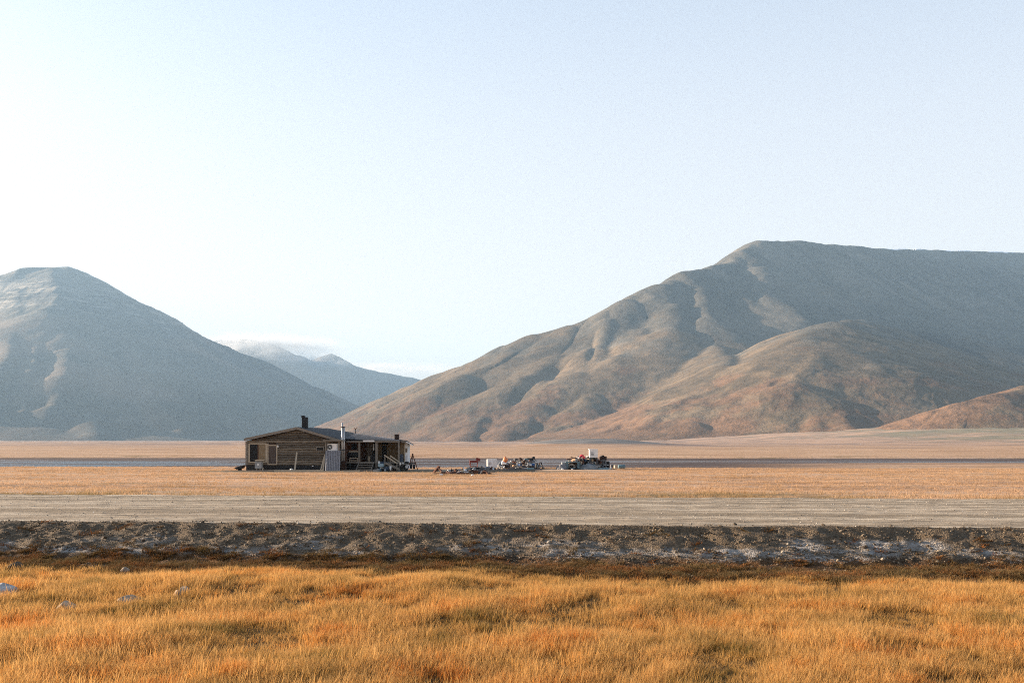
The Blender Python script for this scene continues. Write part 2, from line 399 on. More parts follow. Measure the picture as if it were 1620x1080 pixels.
# --- mountain rock and tundra: scree grey above, rusty heath below; detail scaled to metres
def mountain_mat(name, heath_top, c_low, c_mid, c_high, sk=1.0, beds=None, warm=0.0):
    m, t, b = mat(name, .95, .1); q = NB(t)
    p = q.pos(); z = q.sep(p)[2]
    n1 = q.noise(q.scale(p, (.006, .006, .006)), 1, 6, .62)
    n2 = q.noise(q.scale(p, (.03, .03, .012)), 1, 5, .65)
    n3 = q.noise(q.scale(p, (.16, .16, .05)), 1, 4, .65)
    at = q.n('ShaderNodeAttribute', attribute_name='streak').outputs['Fac']
    zz = q.math('ADD', z, q.mr(n1, .3, .7, -170, 170))
    c = q.mix(q.mr(zz, heath_top * .25, heath_top, 0, 1, True), c_low, c_mid)
    c = q.mix(q.mr(zz, heath_top * 1.5, heath_top * 2.6, 0, 1, True), c, c_high)
    c = q.mix(q.mr(n2, .38, .64, 0, .8), c, q.mix(1.0, c, (.52, .56, .58), 'MULTIPLY'))
    c = q.mix(q.mr(n3, .42, .66, 0, .55), c, q.mix(1.0, c, (1.35, 1.28, 1.2), 'MULTIPLY'))
    c = q.mix(q.mr(at, .55, .95, 0, min(1, .55 * sk)), c, q.mix(1.0, c, (.45, .47, .48), 'MULTIPLY'))
    c = q.mix(q.mr(at, .46, .20, 0, min(1, .5 * sk)), c, q.mix(1.0, c, (1.5, 1.42, 1.32), 'MULTIPLY'))
    if warm:                     # broad warm patches: sunlight on the fans put into the colour, darker slopes between
        wn = q.noise(q.scale(p, (.0011, .0011, .0006), (3.1, 0, 0)), 1, 4, .55)
        c = q.mix(q.mr(wn, .50, .62, 0, warm), c, (.225, .165, .118)); c = q.mix(q.mr(wn, .46, .36, 0, warm * .8), c, (.12, .11, .095))
    if beds:                     # pale and dark beds of rock crop out below the summit
        bd = q.noise(q.scale(p, (.0015, .0015, .035)), 1, 3, .6)
        band_ = q.math('MULTIPLY', q.mr(zz, beds[0], beds[0] + 120, 0, 1, True), q.mr(zz, beds[1], beds[1] - 120, 0, 1, True))
        c = q.mix(q.math('MULTIPLY', band_, q.mr(bd, .50, .60)), c, (.30, .26, .21)); c = q.mix(q.math('MULTIPLY', band_, q.mr(bd, .46, .38)), c, (.07, .065, .06))
    q.l(c, b.inputs['Base Color'])
    h = q.math('ADD', q.math('MULTIPLY', n3, .5), n2)
    q.l(q.bump(h, 8.0, .5), b.inputs['Normal'])
    return m
M_R = mountain_mat('tundra_slope', 170, (.245, .140, .080), (.210, .150, .094), (.165, .142, .112), 2.3)
M_L = mountain_mat('shale_slope', 200, (.19, .138, .094), (.19, .153, .112), (.185, .16, .127), 2.6, (820, 1230), .7)
o = polar_patch('mountain', right_h, 430, 1960, 760, 1650, 6300, 540, M_R, 1.0, right_base)
o['label'] = 'broad brown flat topped mountain with lit ribs and a shaded face'
o = polar_patch('mountain', left_h, -430, 690, 520, 2900, 9300, 430, M_L, 1.0, left_base, 240.0)
o['label'] = 'blue shaded pyramid mountain with a blunt flat summit'
o = polar_patch('mountain', far_h, 150, 960, 330, 8900, 13400, 150, M_L)
o['label'] = 'far blue ridge with a small pointed peak behind the hut'

# --- ground sheets
def band(name, v0, v1, rows, m, zf, half=1.25, cols=360, pw=1.0, xlim=None, kind='structure'):
    """sheet between two lines parallel to the road (v = y - slope * x near the road)"""
    T = np.linspace(0, 1, rows) ** pw
    U = np.linspace(-1, 1, cols)
    V = (v0 + (v1 - v0) * T) if v0 < 60 and v1 < 400 else v0 * (v1 / v0) ** T
    VV, UU = np.meshgrid(V, U, indexing='ij')
    XX = UU * half * np.maximum(VV, 24.0)
    YY = VV + ROAD_SLOPE * np.clip(XX, -40, 40)
    return grid_mesh(name, np.stack([XX, YY, zf(XX, YY)], -1), m, kind=kind)
def vcoord(x, y): return y - ROAD_SLOPE * np.clip(x, -40, 40)

def plain_mat():
    m, t, b = mat('meadow', .95, .1); q = NB(t)
    p = q.pos(); s = q.sep(p)
    near = q.noise(q.scale(p, (.9, .9, .9)), 1, 5, .7)
    mid = q.noise(q.scale(p, (.05, .12, .1)), 1, 5, .6)
    far = q.noise(q.scale(p, (.004, .012, .01)), 1, 6, .6)
    strip = q.noise(q.scale(p, (.02, .16, .1)), 1, 5, .65)
    fine = q.noise(q.scale(p, (6, 6, 6)), 1, 3, .7)
    gold = q.mix(q.mr(mid, .35, .65), (.49, .30, .18), (.59, .40, .275))
    gold = q.mix(q.mr(near, .52, .72), gold, (.30, .19, .075))
    gold = q.mix(q.mr(fine, .45, .75, 0, .5), gold, (.30, .19, .09))
    gold = q.mix(q.mr(strip, .48, .60, 0, .85), gold, (.31, .175, .10))
    gold = q.mix(q.mr(strip, .44, .30, 0, .6), gold, (.64, .45, .30))
    patch = q.noise(q.scale(p, (.10, .45, .1)), 1, 4, .6)
    gold = q.mix(q.mr(patch, .55, .66, 0, .8), gold, (.20, .14, .065))
    # mossier strip along the road shoulder, worn dark ground round the hut and the scrap
    verge_n = q.math('MULTIPLY', q.mr(q.math('ADD', s[1], q.math('MULTIPLY', s[0], .09)), 37, 28, 0, 1), q.mr(patch, .40, .58))
    gold = q.mix(q.math('MULTIPLY', verge_n, .85), gold, (.135, .105, .045))
    hx = q.math('DIVIDE', q.math('ADD', s[0], 9.0), 17.0); hy = q.math('DIVIDE', q.math('ADD', s[1], -83.0), 7.0)
    hr = q.math('ADD', q.math('ADD', q.math('MULTIPLY', hx, hx), q.math('MULTIPLY', hy, hy)), q.mr(patch, .3, .7, .5, -.5))
    gold = q.mix(q.mr(hr, 1.15, .6, 0, .8), gold, q.mix(q.mr(near, .4, .6), (.10, .085, .048), (.24, .165, .085)))
    # heath and moss far out on the fan
    heath = q.mix(q.mr(far, .42, .62), (.46, .30, .20), (.25, .175, .14))
    moss = q.mix(q.mr(mid, .4, .6), (.20, .18, .12), (.27, .22, .14))
    heath = q.mix(q.mr(q.math('ADD', q.math('MULTIPLY', s[0], .00055), q.math('MULTIPLY', far, 1.0)), .74, .94), heath, moss)
    dist = q.math('ADD', s[1], q.mr(far, .3, .7, -420, 420))
    c = q.mix(q.mr(dist, 380, 900, 0, 1, True), gold, heath)
    # gravel mound
    grav = q.math('MULTIPLY', q.mr(s[1], 590, 615, 0, 1), q.math('MULTIPLY', q.mr(s[2], 1.3, 2.2), q.mr(s[1], 720, 690, 0, 1)))
    c = q.mix(grav, c, q.mix(q.mr(mid, .4, .6), (.16, .15, .14), (.24, .22, .2)))
    # wet mud by the river
    mud = q.math('MULTIPLY', q.mr(s[2], -.40, -.62, 0, 1), q.mr(s[1], 104, 112, 0, 1))
    c = q.mix(mud, c, q.mix(q.mr(mid, .4, .6), (.085, .065, .06), (.13, .10, .09)))
    q.l(c, b.inputs['Base Color'])
    h = q.math('ADD', q.math('MULTIPLY', near, 1.0), q.math('MULTIPLY', fine, .25))
    q.l(q.bump(h, .12, .8), b.inputs['Normal'])
    return m
M_PLAIN = plain_mat()
band('meadow_ground', 27.2, 196, 330, M_PLAIN, ground_z, 1.1, 520)
band('valley_floor', 196, 15500, 400, M_PLAIN, ground_z, 1.1, 420)

# --- river water between the mud bars
mw, t, b = mat('river_water', .12, .5); q = NB(t)
b.inputs['Base Color'].default_value = (.09, .11, .13, 1)
nz = q.noise(q.scale(q.pos(), (.6, 2.0, 1)), 1, 3, .6)
q.l(q.bump(nz, .45, 1.0), b.inputs['Normal'])
XX, YY = np.meshgrid(np.linspace(-260, 260, 40), np.linspace(112, 194, 20))
grid_mesh('river', np.stack([XX, YY, YY * 0 - .795], -1), mw)

# --- snow left along the plateau rim
ms, t, b = mat('old_snow', .6, .3); b.inputs['Base Color'].default_value = (.82, .85, .9, 1)
for a_, b_ in ((1404, 1436), (1444, 1466), (1496, 1509), (1513, 1541), (1560, 1606)):
    n_ = 14; v_, f_ = [], []
    for i in range(n_ + 1):
        u = i / n_; px_ = a_ + (b_ - a_) * u
        Y_ = np.linspace(4800, 6290, 400); X_ = (px_ - CX) / FPX * Y_; Z_ = right_h(X_, Y_); k_ = int(np.argmax((Z_ - ZC) / Y_))
        hgt = (1.2 + 3.0 * math.sin(math.pi * u)) * (1 + .3 * math.sin(i * 2.7))
        c_ = Vector((X_[k_], Y_[k_], Z_[k_]))
        v_ += [c_ + Vector((0, -9, -4)), c_ + Vector((0, 0, hgt)), c_ + Vector((0, 40, hgt * .9)), c_ + Vector((0, 60, -8))]
    for i in range(n_):
        for j in range(3): f_.append((4 * i + j, 4 * i + 4 + j, 4 * i + 5 + j, 4 * i + 1 + j))
    me_ = bpy.data.meshes.new('snow_patch'); me_.from_pydata([tuple(q_) for q_ in v_], [], f_); me_.materials.append(ms)
    o = link(bpy.data.objects.new('snow_patch', me_)); o['kind'] = 'structure'
# ------------------------------------------------------------------ road, bank and foreground ground
def fg_z(x, y):
    v = vcoord(x, y)
    return FG_Z + fbm(x / 2.6, y / 2.2, 4, 301) * .055 + .10 * fbm(x / 9, y / 6, 2, 305) * (1 - sstep(12.5, 15.5, v))
def shoulder(x): return 17.15 + .13 * perlin(x / 2.6, x * 0 + 7, 361) + .06 * perlin(x / .7, x * 0 + 3, 362)
def bank_z(x, y):
    v = vcoord(x, y); top = shoulder(x)
    foot = 15.70 + .55 * perlin(x / 3.7, x * 0 + 2, 311) + .18 * perlin(x / 1.1, x * 0 + 5, 312)
    t = np.clip((v - foot) / (top - foot), 0, 1)
    base = FG_Z + (ROAD_Z - FG_Z) * (t ** 1.05)
    lump = fbm(x / .55 - v * .6, v / .45, 4, 321) * .034 + (ridged(x / 1.5 + v * .9, v / 1.2, 3, 325) - 1.35) * .075 * sstep(-4, 3, x) + fbm(x / .12, v / .12, 2, 330) * .016
    z = base + lump * sstep(0.0, .12, t) * (1 - sstep(.88, 1.0, t)) + np.minimum(fbm(x / .35, v / .3, 3, 340), .9) * .03 * (1 - sstep(.9, 1, t))
    k = sstep(14.6, 15.0, v); e = sstep(.93, 1.0, t)
    z = z * (1 - e) + road_z(x, y) * e
    return fg_z(x, y) * (1 - k) + z * k
def road_z(x, y):
    v = vcoord(x, y); c = (v - 21.5) / 4.3
    crown = .05 * (1 - c * c)
    rut = -.018 * (np.exp(-((v - 19.1) / .35) ** 2) + np.exp(-((v - 20.9) / .35) ** 2) + np.exp(-((v - 22.9) / .4) ** 2))
    return ROAD_Z + crown * .6 + rut + fbm(x / 3.2, v / .7, 4, 351) * .016 + fbm(x / .5, v / .3, 3, 355) * .011 - .02 * sstep(.55, .9, perlin(x / 1.3, v / .5, 358))
def plane_patch(name, x0, x1, nx, v0, v1, nv, zf, m, dense=1.0, wander=None):
    U = np.linspace(-1, 1, nx); U = np.sign(U) * np.abs(U) ** dense
    X = (x0 + x1) / 2 + U * (x1 - x0) / 2
    V, XX = np.meshgrid(np.linspace(v0, v1, nv), X, indexing='ij')
    if wander: V = V + (shoulder(XX) - 17.15) * ((V - v0) / (v1 - v0) if wander == 'far' else (v1 - V) / (v1 - v0))
    YY = V + ROAD_SLOPE * np.clip(XX, -40, 40)
    return grid_mesh(name, np.stack([XX, YY, zf(XX, YY)], -1), m)

def soil_mat():
    m, t, b = mat('foreground_soil', .95, .1); q = NB(t); p = q.pos()
    n = q.noise(q.scale(p, (3, 3, 3)), 1, 5, .7)
    q.l(q.mix(q.mr(n, .35, .7), (.055, .035, .014), (.16, .085, .03)), b.inputs['Base Color'])
    q.l(q.bump(q.noise(p, 25, 4, .7), .03, .8), b.inputs['Normal'])
    return m
def bank_mat():
    m, t, b = mat('embankment_gravel', .92, .2); q = NB(t); p = q.pos(); s = q.sep(p)
    g1 = q.noise(p, 22, 4, .75); g2 = q.noise(p, 70, 3, .7); big = q.noise(q.scale(p, (.55, .9, 1.4)), 1, 4, .6)
    vor = q.n('ShaderNodeTexVoronoi'); q.l(p, vor.inputs['Vector']); vor.inputs['Scale'].default_value = 34
    c = q.mix(q.mr(g1, .35, .65), (.070, .048, .029), (.175, .128, .080))
    c = q.mix(q.mr(g2, .5, .72, 0, .8), c, (.32, .25, .175))
    # dried pale silt that seeps out low on the bank
    z = q.math('ADD', s[2], q.mr(big, .3, .7, -.17, .17))
    silt = q.math('MULTIPLY', q.mr(z, .78, .66, 0, 1), q.mr(z, .48, .56, 0, 1))
    silt = q.math('MULTIPLY', silt, q.mr(q.noise(q.scale(p, (.8, 2.2, 3.5)), 1, 5, .7), .47, .60))
    c = q.mix(q.math('MULTIPLY', silt, q.mr(g1, .30, .60, .25, 1.0)), c, (.40, .375, .345))
    moss = q.mr(q.math('ADD', s[2], q.mr(g1, .3, .7, -.06, .06)), .60, .54, 0, 1)
    c = q.mix(moss, c, q.mix(q.mr(big, .4, .6), (.06, .035, .018), (.14, .065, .022)))
    q.l(c, b.inputs['Base Color'])
    h = q.math('ADD', q.math('MULTIPLY', vor.outputs[0], -.8), q.math('ADD', g1, q.math('MULTIPLY', g2, .5)))
    q.l(q.bump(h, .035, .9), b.inputs['Normal'])
    return m
def road_mat():
    m, t, b = mat('road_gravel', .95, .15); q = NB(t); p = q.pos()
    st = q.noise(q.scale(p, (.05, 2.4, 1), (0, 0, 0), (0, 0, R_(5.1))), 1, 5, .65)
    fi = q.noise(q.scale(p, (.7, 5.5, 1), (0, 0, 0), (0, 0, R_(5.1))), 1, 6, .72); gr = q.noise(p, 60, 3, .7)
    c = q.mix(q.mr(st, .38, .62), (.30, .225, .15), (.56, .465, .345))
    sp_ = q.sep(p); vv = q.n('ShaderNodeCombineXYZ'); q.l(q.math('ADD', sp_[1], q.math('MULTIPLY', sp_[0], .09)), vv.inputs[0])
    tr_ = q.noise(vv.outputs[0], 1.15, 3, .6)
    c = q.mix(q.mr(tr_, .47, .56, 0, .8), c, (.22, .165, .105))
    c = q.mix(q.mr(fi, .50, .60, 0, .9), c, (.16, .12, .08))
    c = q.mix(q.mr(gr, .5, .75, 0, .6), c, (.60, .54, .45))
    q.l(c, b.inputs['Base Color'])
    q.l(q.bump(q.math('ADD', q.math('MULTIPLY', gr, .35), fi), .045, .9), b.inputs['Normal'])
    return m
M_SOIL, M_BANK, M_ROAD = soil_mat(), bank_mat(), road_mat()
plane_patch('foreground_ground', -17, 17, 170, -3, 14.7, 110, fg_z, M_SOIL)
plane_patch('embankment', -30, 30, 1100, 14.7, 17.15, 62, bank_z, M_BANK, 1.0, 'far')
plane_patch('gravel_road', -46, 46, 760, 17.15, 25.8, 130, road_z, M_ROAD, 1.3, 'near')
def verge_z(x, y):
    v = vcoord(x, y); k = sstep(25.8, 26.1, v)
    return road_z(x, y) * (1 - k) + ground_z(x, y) * k
plane_patch('verge', -46, 46, 300, 25.8, 27.2, 8, verge_z, M_PLAIN)

# ------------------------------------------------------------------ scattered cover (geometry-node instances)
def mesh_from(name, v, f, m, smooth=False, attr=None):
    me = bpy.data.meshes.new(name); me.from_pydata(v, [], f)
    if smooth: me.polygons.foreach_set('use_smooth', [True] * len(f))
    if attr is not None:
        a = me.attributes.new('h', 'FLOAT', 'POINT'); a.data.foreach_set('value', np.asarray(attr, np.float32))
    me.materials.append(m)
    return me
def scatter(name, pts, rot, sc, idx, meshes, label):
    me = bpy.data.meshes.new(name)
    n = len(pts)
    me.vertices.add(n); me.vertices.foreach_set('co', np.asarray(pts, np.float32).ravel())
    for nm, arr in (('rot', rot), ('sc', sc)):
        a = me.attributes.new(nm, 'FLOAT_VECTOR', 'POINT'); a.data.foreach_set('vector', np.asarray(arr, np.float32).ravel())
    a = me.attributes.new('idx', 'INT', 'POINT'); a.data.foreach_set('value', np.asarray(idx, np.int32))
    o = bpy.data.objects.new(name, me); link(o); o['kind'] = 'stuff'; o['label'] = label
    c = bpy.data.collections.new(name + '_source')
    for i, sm in enumerate(meshes):
        c.objects.link(bpy.data.objects.new('%s_source_%02d' % (name, i), sm))
    ng = bpy.data.node_groups.new(name + '_scatter', 'GeometryNodeTree')
    ng.interface.new_socket('Geometry', in_out='INPUT', socket_type='NodeSocketGeometry')
    ng.interface.new_socket('Geometry', in_out='OUTPUT', socket_type='NodeSocketGeometry')
    N = ng.nodes.new; L = ng.links.new
    gi, go = N('NodeGroupInput'), N('NodeGroupOutput')
    ip = N('GeometryNodeInstanceOnPoints'); ci = N('GeometryNodeCollectionInfo')
    ci.inputs['Collection'].default_value = c; ci.inputs['Separate Children'].default_value = True; ci.inputs['Reset Children'].default_value = True
    ip.inputs['Pick Instance'].default_value = True
    def na(nm, ty):
        k = N('GeometryNodeInputNamedAttribute'); k.data_type = ty; k.inputs['Name'].default_value = nm
        return k.outputs['Attribute']
    e = N('FunctionNodeEulerToRotation'); L(na('rot', 'FLOAT_VECTOR'), e.inputs[0])
    L(gi.outputs[0], ip.inputs['Points']); L(ci.outputs[0], ip.inputs['Instance']); L(na('idx', 'INT'), ip.inputs['Instance Index'])
    L(e.outputs[0], ip.inputs['Rotation']); L(na('sc', 'FLOAT_VECTOR'), ip.inputs['Scale'])
    L(ip.outputs[0], go.inputs[0])
    md = o.modifiers.new('scatter', 'NODES'); md.node_group = ng
    return o

rng = np.random.default_rng(7)
def tuft(name, n, rad, hmin, hmax, wid, lean, m, seg=3, droop=.35, bias=(0.0, 0.0)):
    v, f, at = [], [], []
    for i in range(n):
        a = rng.uniform(0, 2 * np.pi); r = rad * math.sqrt(rng.uniform()); bx, by = r * math.cos(a), r * math.sin(a)
        h = rng.uniform(hmin, hmax); da = a + rng.normal(0, .9); L = h * (lean * abs(rng.normal(.6, .5)) + .04)
        dx, dy = math.cos(da) * L + bias[0] * h, math.sin(da) * L + bias[1] * h
        fa = rng.uniform(0, np.pi); wx, wy = math.cos(fa) * wid * .5, math.sin(fa) * wid * .5
        b0 = len(v)
        for k in range(seg):
            t = k / seg; wt = 1 - .55 * t
            px_, py_, pz_ = bx + dx * t ** 1.7, by + dy * t ** 1.7, h * (t - droop * lean * t * t * .3)
            v += [(px_ - wx * wt, py_ - wy * wt, pz_), (px_ + wx * wt, py_ + wy * wt, pz_)]; at += [t, t]
        v.append((bx + dx, by + dy, h * (1 - droop * lean * .3))); at.append(1.0)
        for k in range(seg - 1):
            j = b0 + 2 * k; f.append((j, j + 1, j + 3, j + 2))
        j = b0 + 2 * (seg - 1); f.append((j, j + 1, j + 2))
    return mesh_from(name, v, f, m, False, at)
def grass_mat(name, cols, root, scale=.45, tr=.45, verge=False):
    """dry blades: colour drifts in patches over the meadow and from root to tip"""
    m = bpy.data.materials.new(name); m.use_nodes = True; t = m.node_tree; q = NB(t)
    t.nodes.remove(t.nodes['Principled BSDF'])
    p = q.pos(); info = q.n('ShaderNodeObjectInfo')
    n1 = q.noise(q.scale(p, (scale, scale, 0)), 1, 4, .6)
    f = q.math('ADD', n1, q.mr(info.outputs['Random'], 0, 1, -.10, .10))
    if verge: f = q.math('ADD', q.math('MULTIPLY', f, .5), q.math('MULTIPLY', q.noise(q.scale(p, (.05, .26, 0)), 1, 4, .6), .5))
    c = q.ramp(f, [(.25, cols[0]), (.40, cols[1]), (.52, cols[2]), (.62, cols[3]), (.74, cols[4])])
    if verge:
        s_ = q.sep(p); vn = q.math('MULTIPLY', q.mr(q.math('ADD', s_[1], q.math('MULTIPLY', s_[0], .09)), 37, 28, 0, 1), q.mr(q.noise(q.scale(p, (.10, .45, .1)), 1, 4, .6), .40, .58))
        c = q.mix(q.math('MULTIPLY', vn, .85), c, (.17, .13, .05))
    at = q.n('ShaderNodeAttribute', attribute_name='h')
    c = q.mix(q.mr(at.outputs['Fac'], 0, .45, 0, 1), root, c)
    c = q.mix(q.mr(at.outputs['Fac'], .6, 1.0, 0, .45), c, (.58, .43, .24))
    d = q.n('ShaderNodeBsdfDiffuse'); tl = q.n('ShaderNodeBsdfTranslucent'); mx = q.n('ShaderNodeMixShader')
    q.l(c, d.inputs[0]); q.l(c, tl.inputs[0]); mx.inputs[0].default_value = tr
    q.l(d.outputs[0], mx.inputs[1]); q.l(tl.outputs[0], mx.inputs[2]); q.l(mx.outputs[0], t.nodes['Material Output'].inputs['Surface'])
    return m

ROCKS = [  # px, py of the foot, width, height above the grass roots, depth (pixels of the photograph), look
    (-2, 944, 46, 27, .9, 'white streaked boulder cut by the left edge of the picture', 'streak'),
    (102, 963, 30, 17, 1.0, 'rounded pale boulder in the orange grass near the bottom left', 'pale'),
    (202, 953, 34, 17, .8, 'low flat grey rock almost sunk in the grass', 'grey'),
    (290, 936, 26, 13, .9, 'pale angular rock with a sloping top in tall grass', 'pale'),
    (197, 906, 14, 13, .9, 'small tan stone at the foot of the dark bank', 'tan'),
    (280, 941, 15, 12, .9, 'small grey stone beside the pale angular rock', 'grey'),
    (22, 900, 22, 16, .9, 'dark mossy stone against the dark bank near the corner', 'dark')]
def on_fg(px, py):
    d = (py - HY) / FPX; y = 12.0
    for _ in range(8):
        y = (ZC - float(bank_z(np.array([(px - CX) / FPX * y]), np.array([y]))[0])) / d
    return (px - CX) / FPX * y, y
rock_xy = [(on_fg(r[0], r[1]), r) for r in ROCKS]

def cover_points(n, v0, v1, half, dens=None, seed=1, zf=bank_z):
    r = np.random.default_rng(seed)
    v = np.sqrt(r.uniform(v0 * v0, v1 * v1, n)); x = r.uniform(-1, 1, n) * (half * v + 1.2)
    y = v + ROAD_SLOPE * np.clip(x, -40, 40)
    if dens is not None:
        k = r.uniform(size=n) < dens(x, y, v); x, y, v = x[k], y[k], v[k]
    return x, y, v, r
# foreground grass
GOLD = [(.15, .112, .028), (.45, .235, .062), (.64, .37, .125), (.58, .255, .056), (.52, .150, .022)]
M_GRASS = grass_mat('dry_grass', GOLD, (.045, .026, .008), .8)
tufts = [tuft('grass_tuft', 50, .13, .07, .155, .0040, .50, M_GRASS, bias=(.12, .02)) for i in range(6)] + \
        [tuft('grass_tuft', 30, .11, .10, .20, .0036, .40, M_GRASS, bias=(.14, .02)) for i in range(4)] + \
        [tuft('grass_tuft', 10, .16, .14, .235, .0055, .28, M_GRASS, bias=(.10, 0)) for i in range(3)] + \
        [tuft('grass_tuft', 44, .14, .03, .085, .0046, .7, M_GRASS, bias=(.1, 0)) for i in range(3)]
def grass_edge(x): return 14.55 + .60 * perlin(x / 2.3, x * 0 + 1, 401) + .40 * perlin(x / .8, x * 0 + 4, 402) - .45 * sstep(.2, 2.0, x) * (1 - sstep(4.5, 6.5, x))
def gd(x, y, v):
    d = .45 + .75 * sstep(-.55, .1, fbm(x / 1.1, y / 1.4, 3, 405))
    d = d * (1 - sstep(-.30, .25, v - grass_edge(x)))
    for (rx, ry), r in rock_xy:
        w = r[2] / FPX * ry * .5
        d = d * sstep(w * .75, w * 1.15, np.hypot(x - rx, (y - ry - w * .6)))
        d = d * (1 - .75 * (np.abs(x - rx) < w * 1.1) * (y < ry) * (y > ry - .35))
    return d
x, y, v, r = cover_points(38000, 6.2, 16.2, .60, gd, 21)
hn = fbm(x / 1.3, y / 1.6, 3, 410); dark = sstep(.12, .5, -fbm(x / 1.1, y / 1.4, 3, 405))
low = (r.uniform(size=len(x)) < .12 + .7 * dark)
idx = np.where(low, r.integers(13, 16, len(x)), np.where(r.uniform(size=len(x)) < .5, r.integers(6, 13, len(x)), r.integers(0, 6, len(x))))
s = np.clip(.82 + .16 * hn + r.normal(0, .12, len(x)), .4, 1.5) * (1 - .35 * sstep(12.6, 14.4, v))
rot = np.stack([r.normal(0, .06, len(x)), r.normal(.06, .06, len(x)), r.uniform(-.5, .5, len(x)) + np.where(r.uniform(size=len(x)) < .5, 0, 6.28)], -1)
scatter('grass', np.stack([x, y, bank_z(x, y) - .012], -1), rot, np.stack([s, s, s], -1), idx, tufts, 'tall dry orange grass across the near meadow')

# heath and moss at the foot of the bank
M_HEATH = grass_mat('heath_leaf', [(.10, .072, .025), (.13, .080, .028), (.11, .055, .020), (.20, .078, .024), (.28, .10, .026)], (.035, .022, .010), 1.3, .25)
heaths = [tuft('heath_tuft', 60, .10, .012, .045, .010, 1.5, M_HEATH, 2) for i in range(4)] + [tuft('heath_tuft', 40, .07, .03, .085, .005, 1.0, M_HEATH, 2) for i in range(2)]
def hd(x, y, v):
    e = grass_edge(x)
    b = np.exp(-((v - e - .45) / .55) ** 2) * (.12 + .88 * sstep(-.15, .3, fbm(x / .8, v / .4, 3, 425))) + .8 * sstep(.1, .5, fbm(x / .9, v / .5, 3, 421)) * sstep(0, .3, v - e) * (1 - sstep(15.6, 16.3, v)) + .05 * sstep(.2, .7, fbm(x / .5, v / .4, 3, 423)) * (v > e)
    return np.clip(b, 0, 1) * (v < 17.1)
x, y, v, r = cover_points(60000, 13.6, 17.1, .62, hd, 31)
s = r.uniform(.6, 1.35, len(x)); 
rot = np.stack([r.normal(0, .2, len(x)), r.normal(0, .2, len(x)), r.uniform(0, 6.28, len(x))], -1)
scatter('heath', np.stack([x, y, bank_z(x, y) - .008], -1), rot, np.stack([s, s, s], -1), r.integers(0, 6, len(x)), heaths, 'low rusty and olive heath along the foot of the bank')

# stones of the bank and the road shoulder
def stone_mesh(name, m, sub=1, seed=0, sq=(1, 1, .65), amp=.22):
    r = np.random.default_rng(seed); bm = bmesh.new(); bmesh.ops.create_icosphere(bm, subdivisions=sub, radius=1)
    for w in bm.verts:
        w.co *= 1 + r.uniform(-amp, amp)
        w.co = Vector((w.co.x * sq[0], w.co.y * sq[1], w.co.z * sq[2]))
    me = bpy.data.meshes.new(name); bm.to_mesh(me); bm.free(); me.materials.append(m)
    return me
def stone_mat(name, ramp):
    m, t, b = mat(name, .85, .25); q = NB(t)
    info = q.n('ShaderNodeObjectInfo')
    c = q.ramp(info.outputs['Random'], ramp)
    n = q.noise(q.obj(), 3, 4, .7)
    c = q.mix(q.mr(n, .4, .7, 0, .6), c, q.mix(1.0, c, (.6, .58, .55), 'MULTIPLY'))
    q.l(c, b.inputs['Base Color']); q.l(q.bump(n, .2, .5), b.inputs['Normal'])
    return m
M_STONE = stone_mat('loose_stone', [(0, (.065, .048, .032)), (.45, (.14, .105, .070)), (.8, (.28, .215, .145)), (.95, (.42, .335, .235)), (1, (.54, .47, .38))])
stones = [stone_mesh('stone', M_STONE, 1, i, (1, r_, .7)) for i, r_ in enumerate((.8, .7, .9, .6, .75))]
x, y, v, r = cover_points(26000, 15.2, 17.3, .62, lambda x, y, v: (.25 + .75 * sstep(15.5, 16.1, v)) * np.clip(.35 + fbm(x / .5, v / .3, 3, 431), .08, 1), 41)
s = .007 + .012 * r.uniform(size=len(x)) ** 2.2 + (r.uniform(size=len(x)) < .03) * r.uniform(.01, .03, len(x))
rot = r.uniform(0, 6.28, (len(x), 3)) * np.array([.1, .1, 1])
scatter('gravel', np.stack([x, y, np.where(v < shoulder(x), bank_z(x, y), road_z(x, y)) + s * .25], -1), rot, np.stack([s, s, s], -1), r.integers(0, 5, len(x)), stones, 'loose dark gravel on the road bank')
M_PEB = stone_mat('road_stone', [(0, (.22, .18, .14)), (.5, (.40, .34, .27)), (1, (.6, .54, .46))])
pebs = [stone_mesh('pebble', M_PEB, 1, 50 + i, (1, r_, .6)) for i, r_ in enumerate((.8, .7, .9))]
x, y, v, r = cover_points(9000, 17.1, 26.0, .62, lambda x, y, v: np.clip(.3 + .7 * fbm(x / 1.5, v / .35, 3, 441), .1, 1), 43)
s = .008 + .014 * r.uniform(size=len(x)) ** 3
rot = r.uniform(0, 6.28, (len(x), 3)) * np.array([.1, .1, 1])
scatter('road_gravel', np.stack([x, y, road_z(x, y) + s * .2], -1), rot, np.stack([s, s, s], -1), r.integers(0, 3, len(x)), pebs, 'small stones strewn on the gravel road')

# earth clods thrown up on the bank
M_CLOD = stone_mat('earth_clod', [(0, (.065, .045, .028)), (.5, (.13, .095, .060)), (.85, (.24, .18, .115)), (1, (.36, .28, .19))])
clods = [stone_mesh('clod', M_CLOD, 2, 90 + i, (1, r_, .7), .20) for i, r_ in enumerate((.8, .7, .9, .65))]
x, y, v, r = cover_points(11000, 14.6, 17.15, .62, lambda x, y, v: np.clip(.30 + 1.1 * fbm(x / .6 - v * .5, v / .35, 3, 435), .04, 1), 45)
s = .010 + .020 * r.uniform(size=len(x)) ** 2.6
rot = r.uniform(0, 6.28, (len(x), 3)) * np.array([.15, .15, 1])
scatter('earth_clods', np.stack([x, y, bank_z(x, y) + s * .1], -1), rot, np.stack([s, s, s], -1), r.integers(0, 4, len(x)), clods, 'dark crumbling earth clods on the road bank')

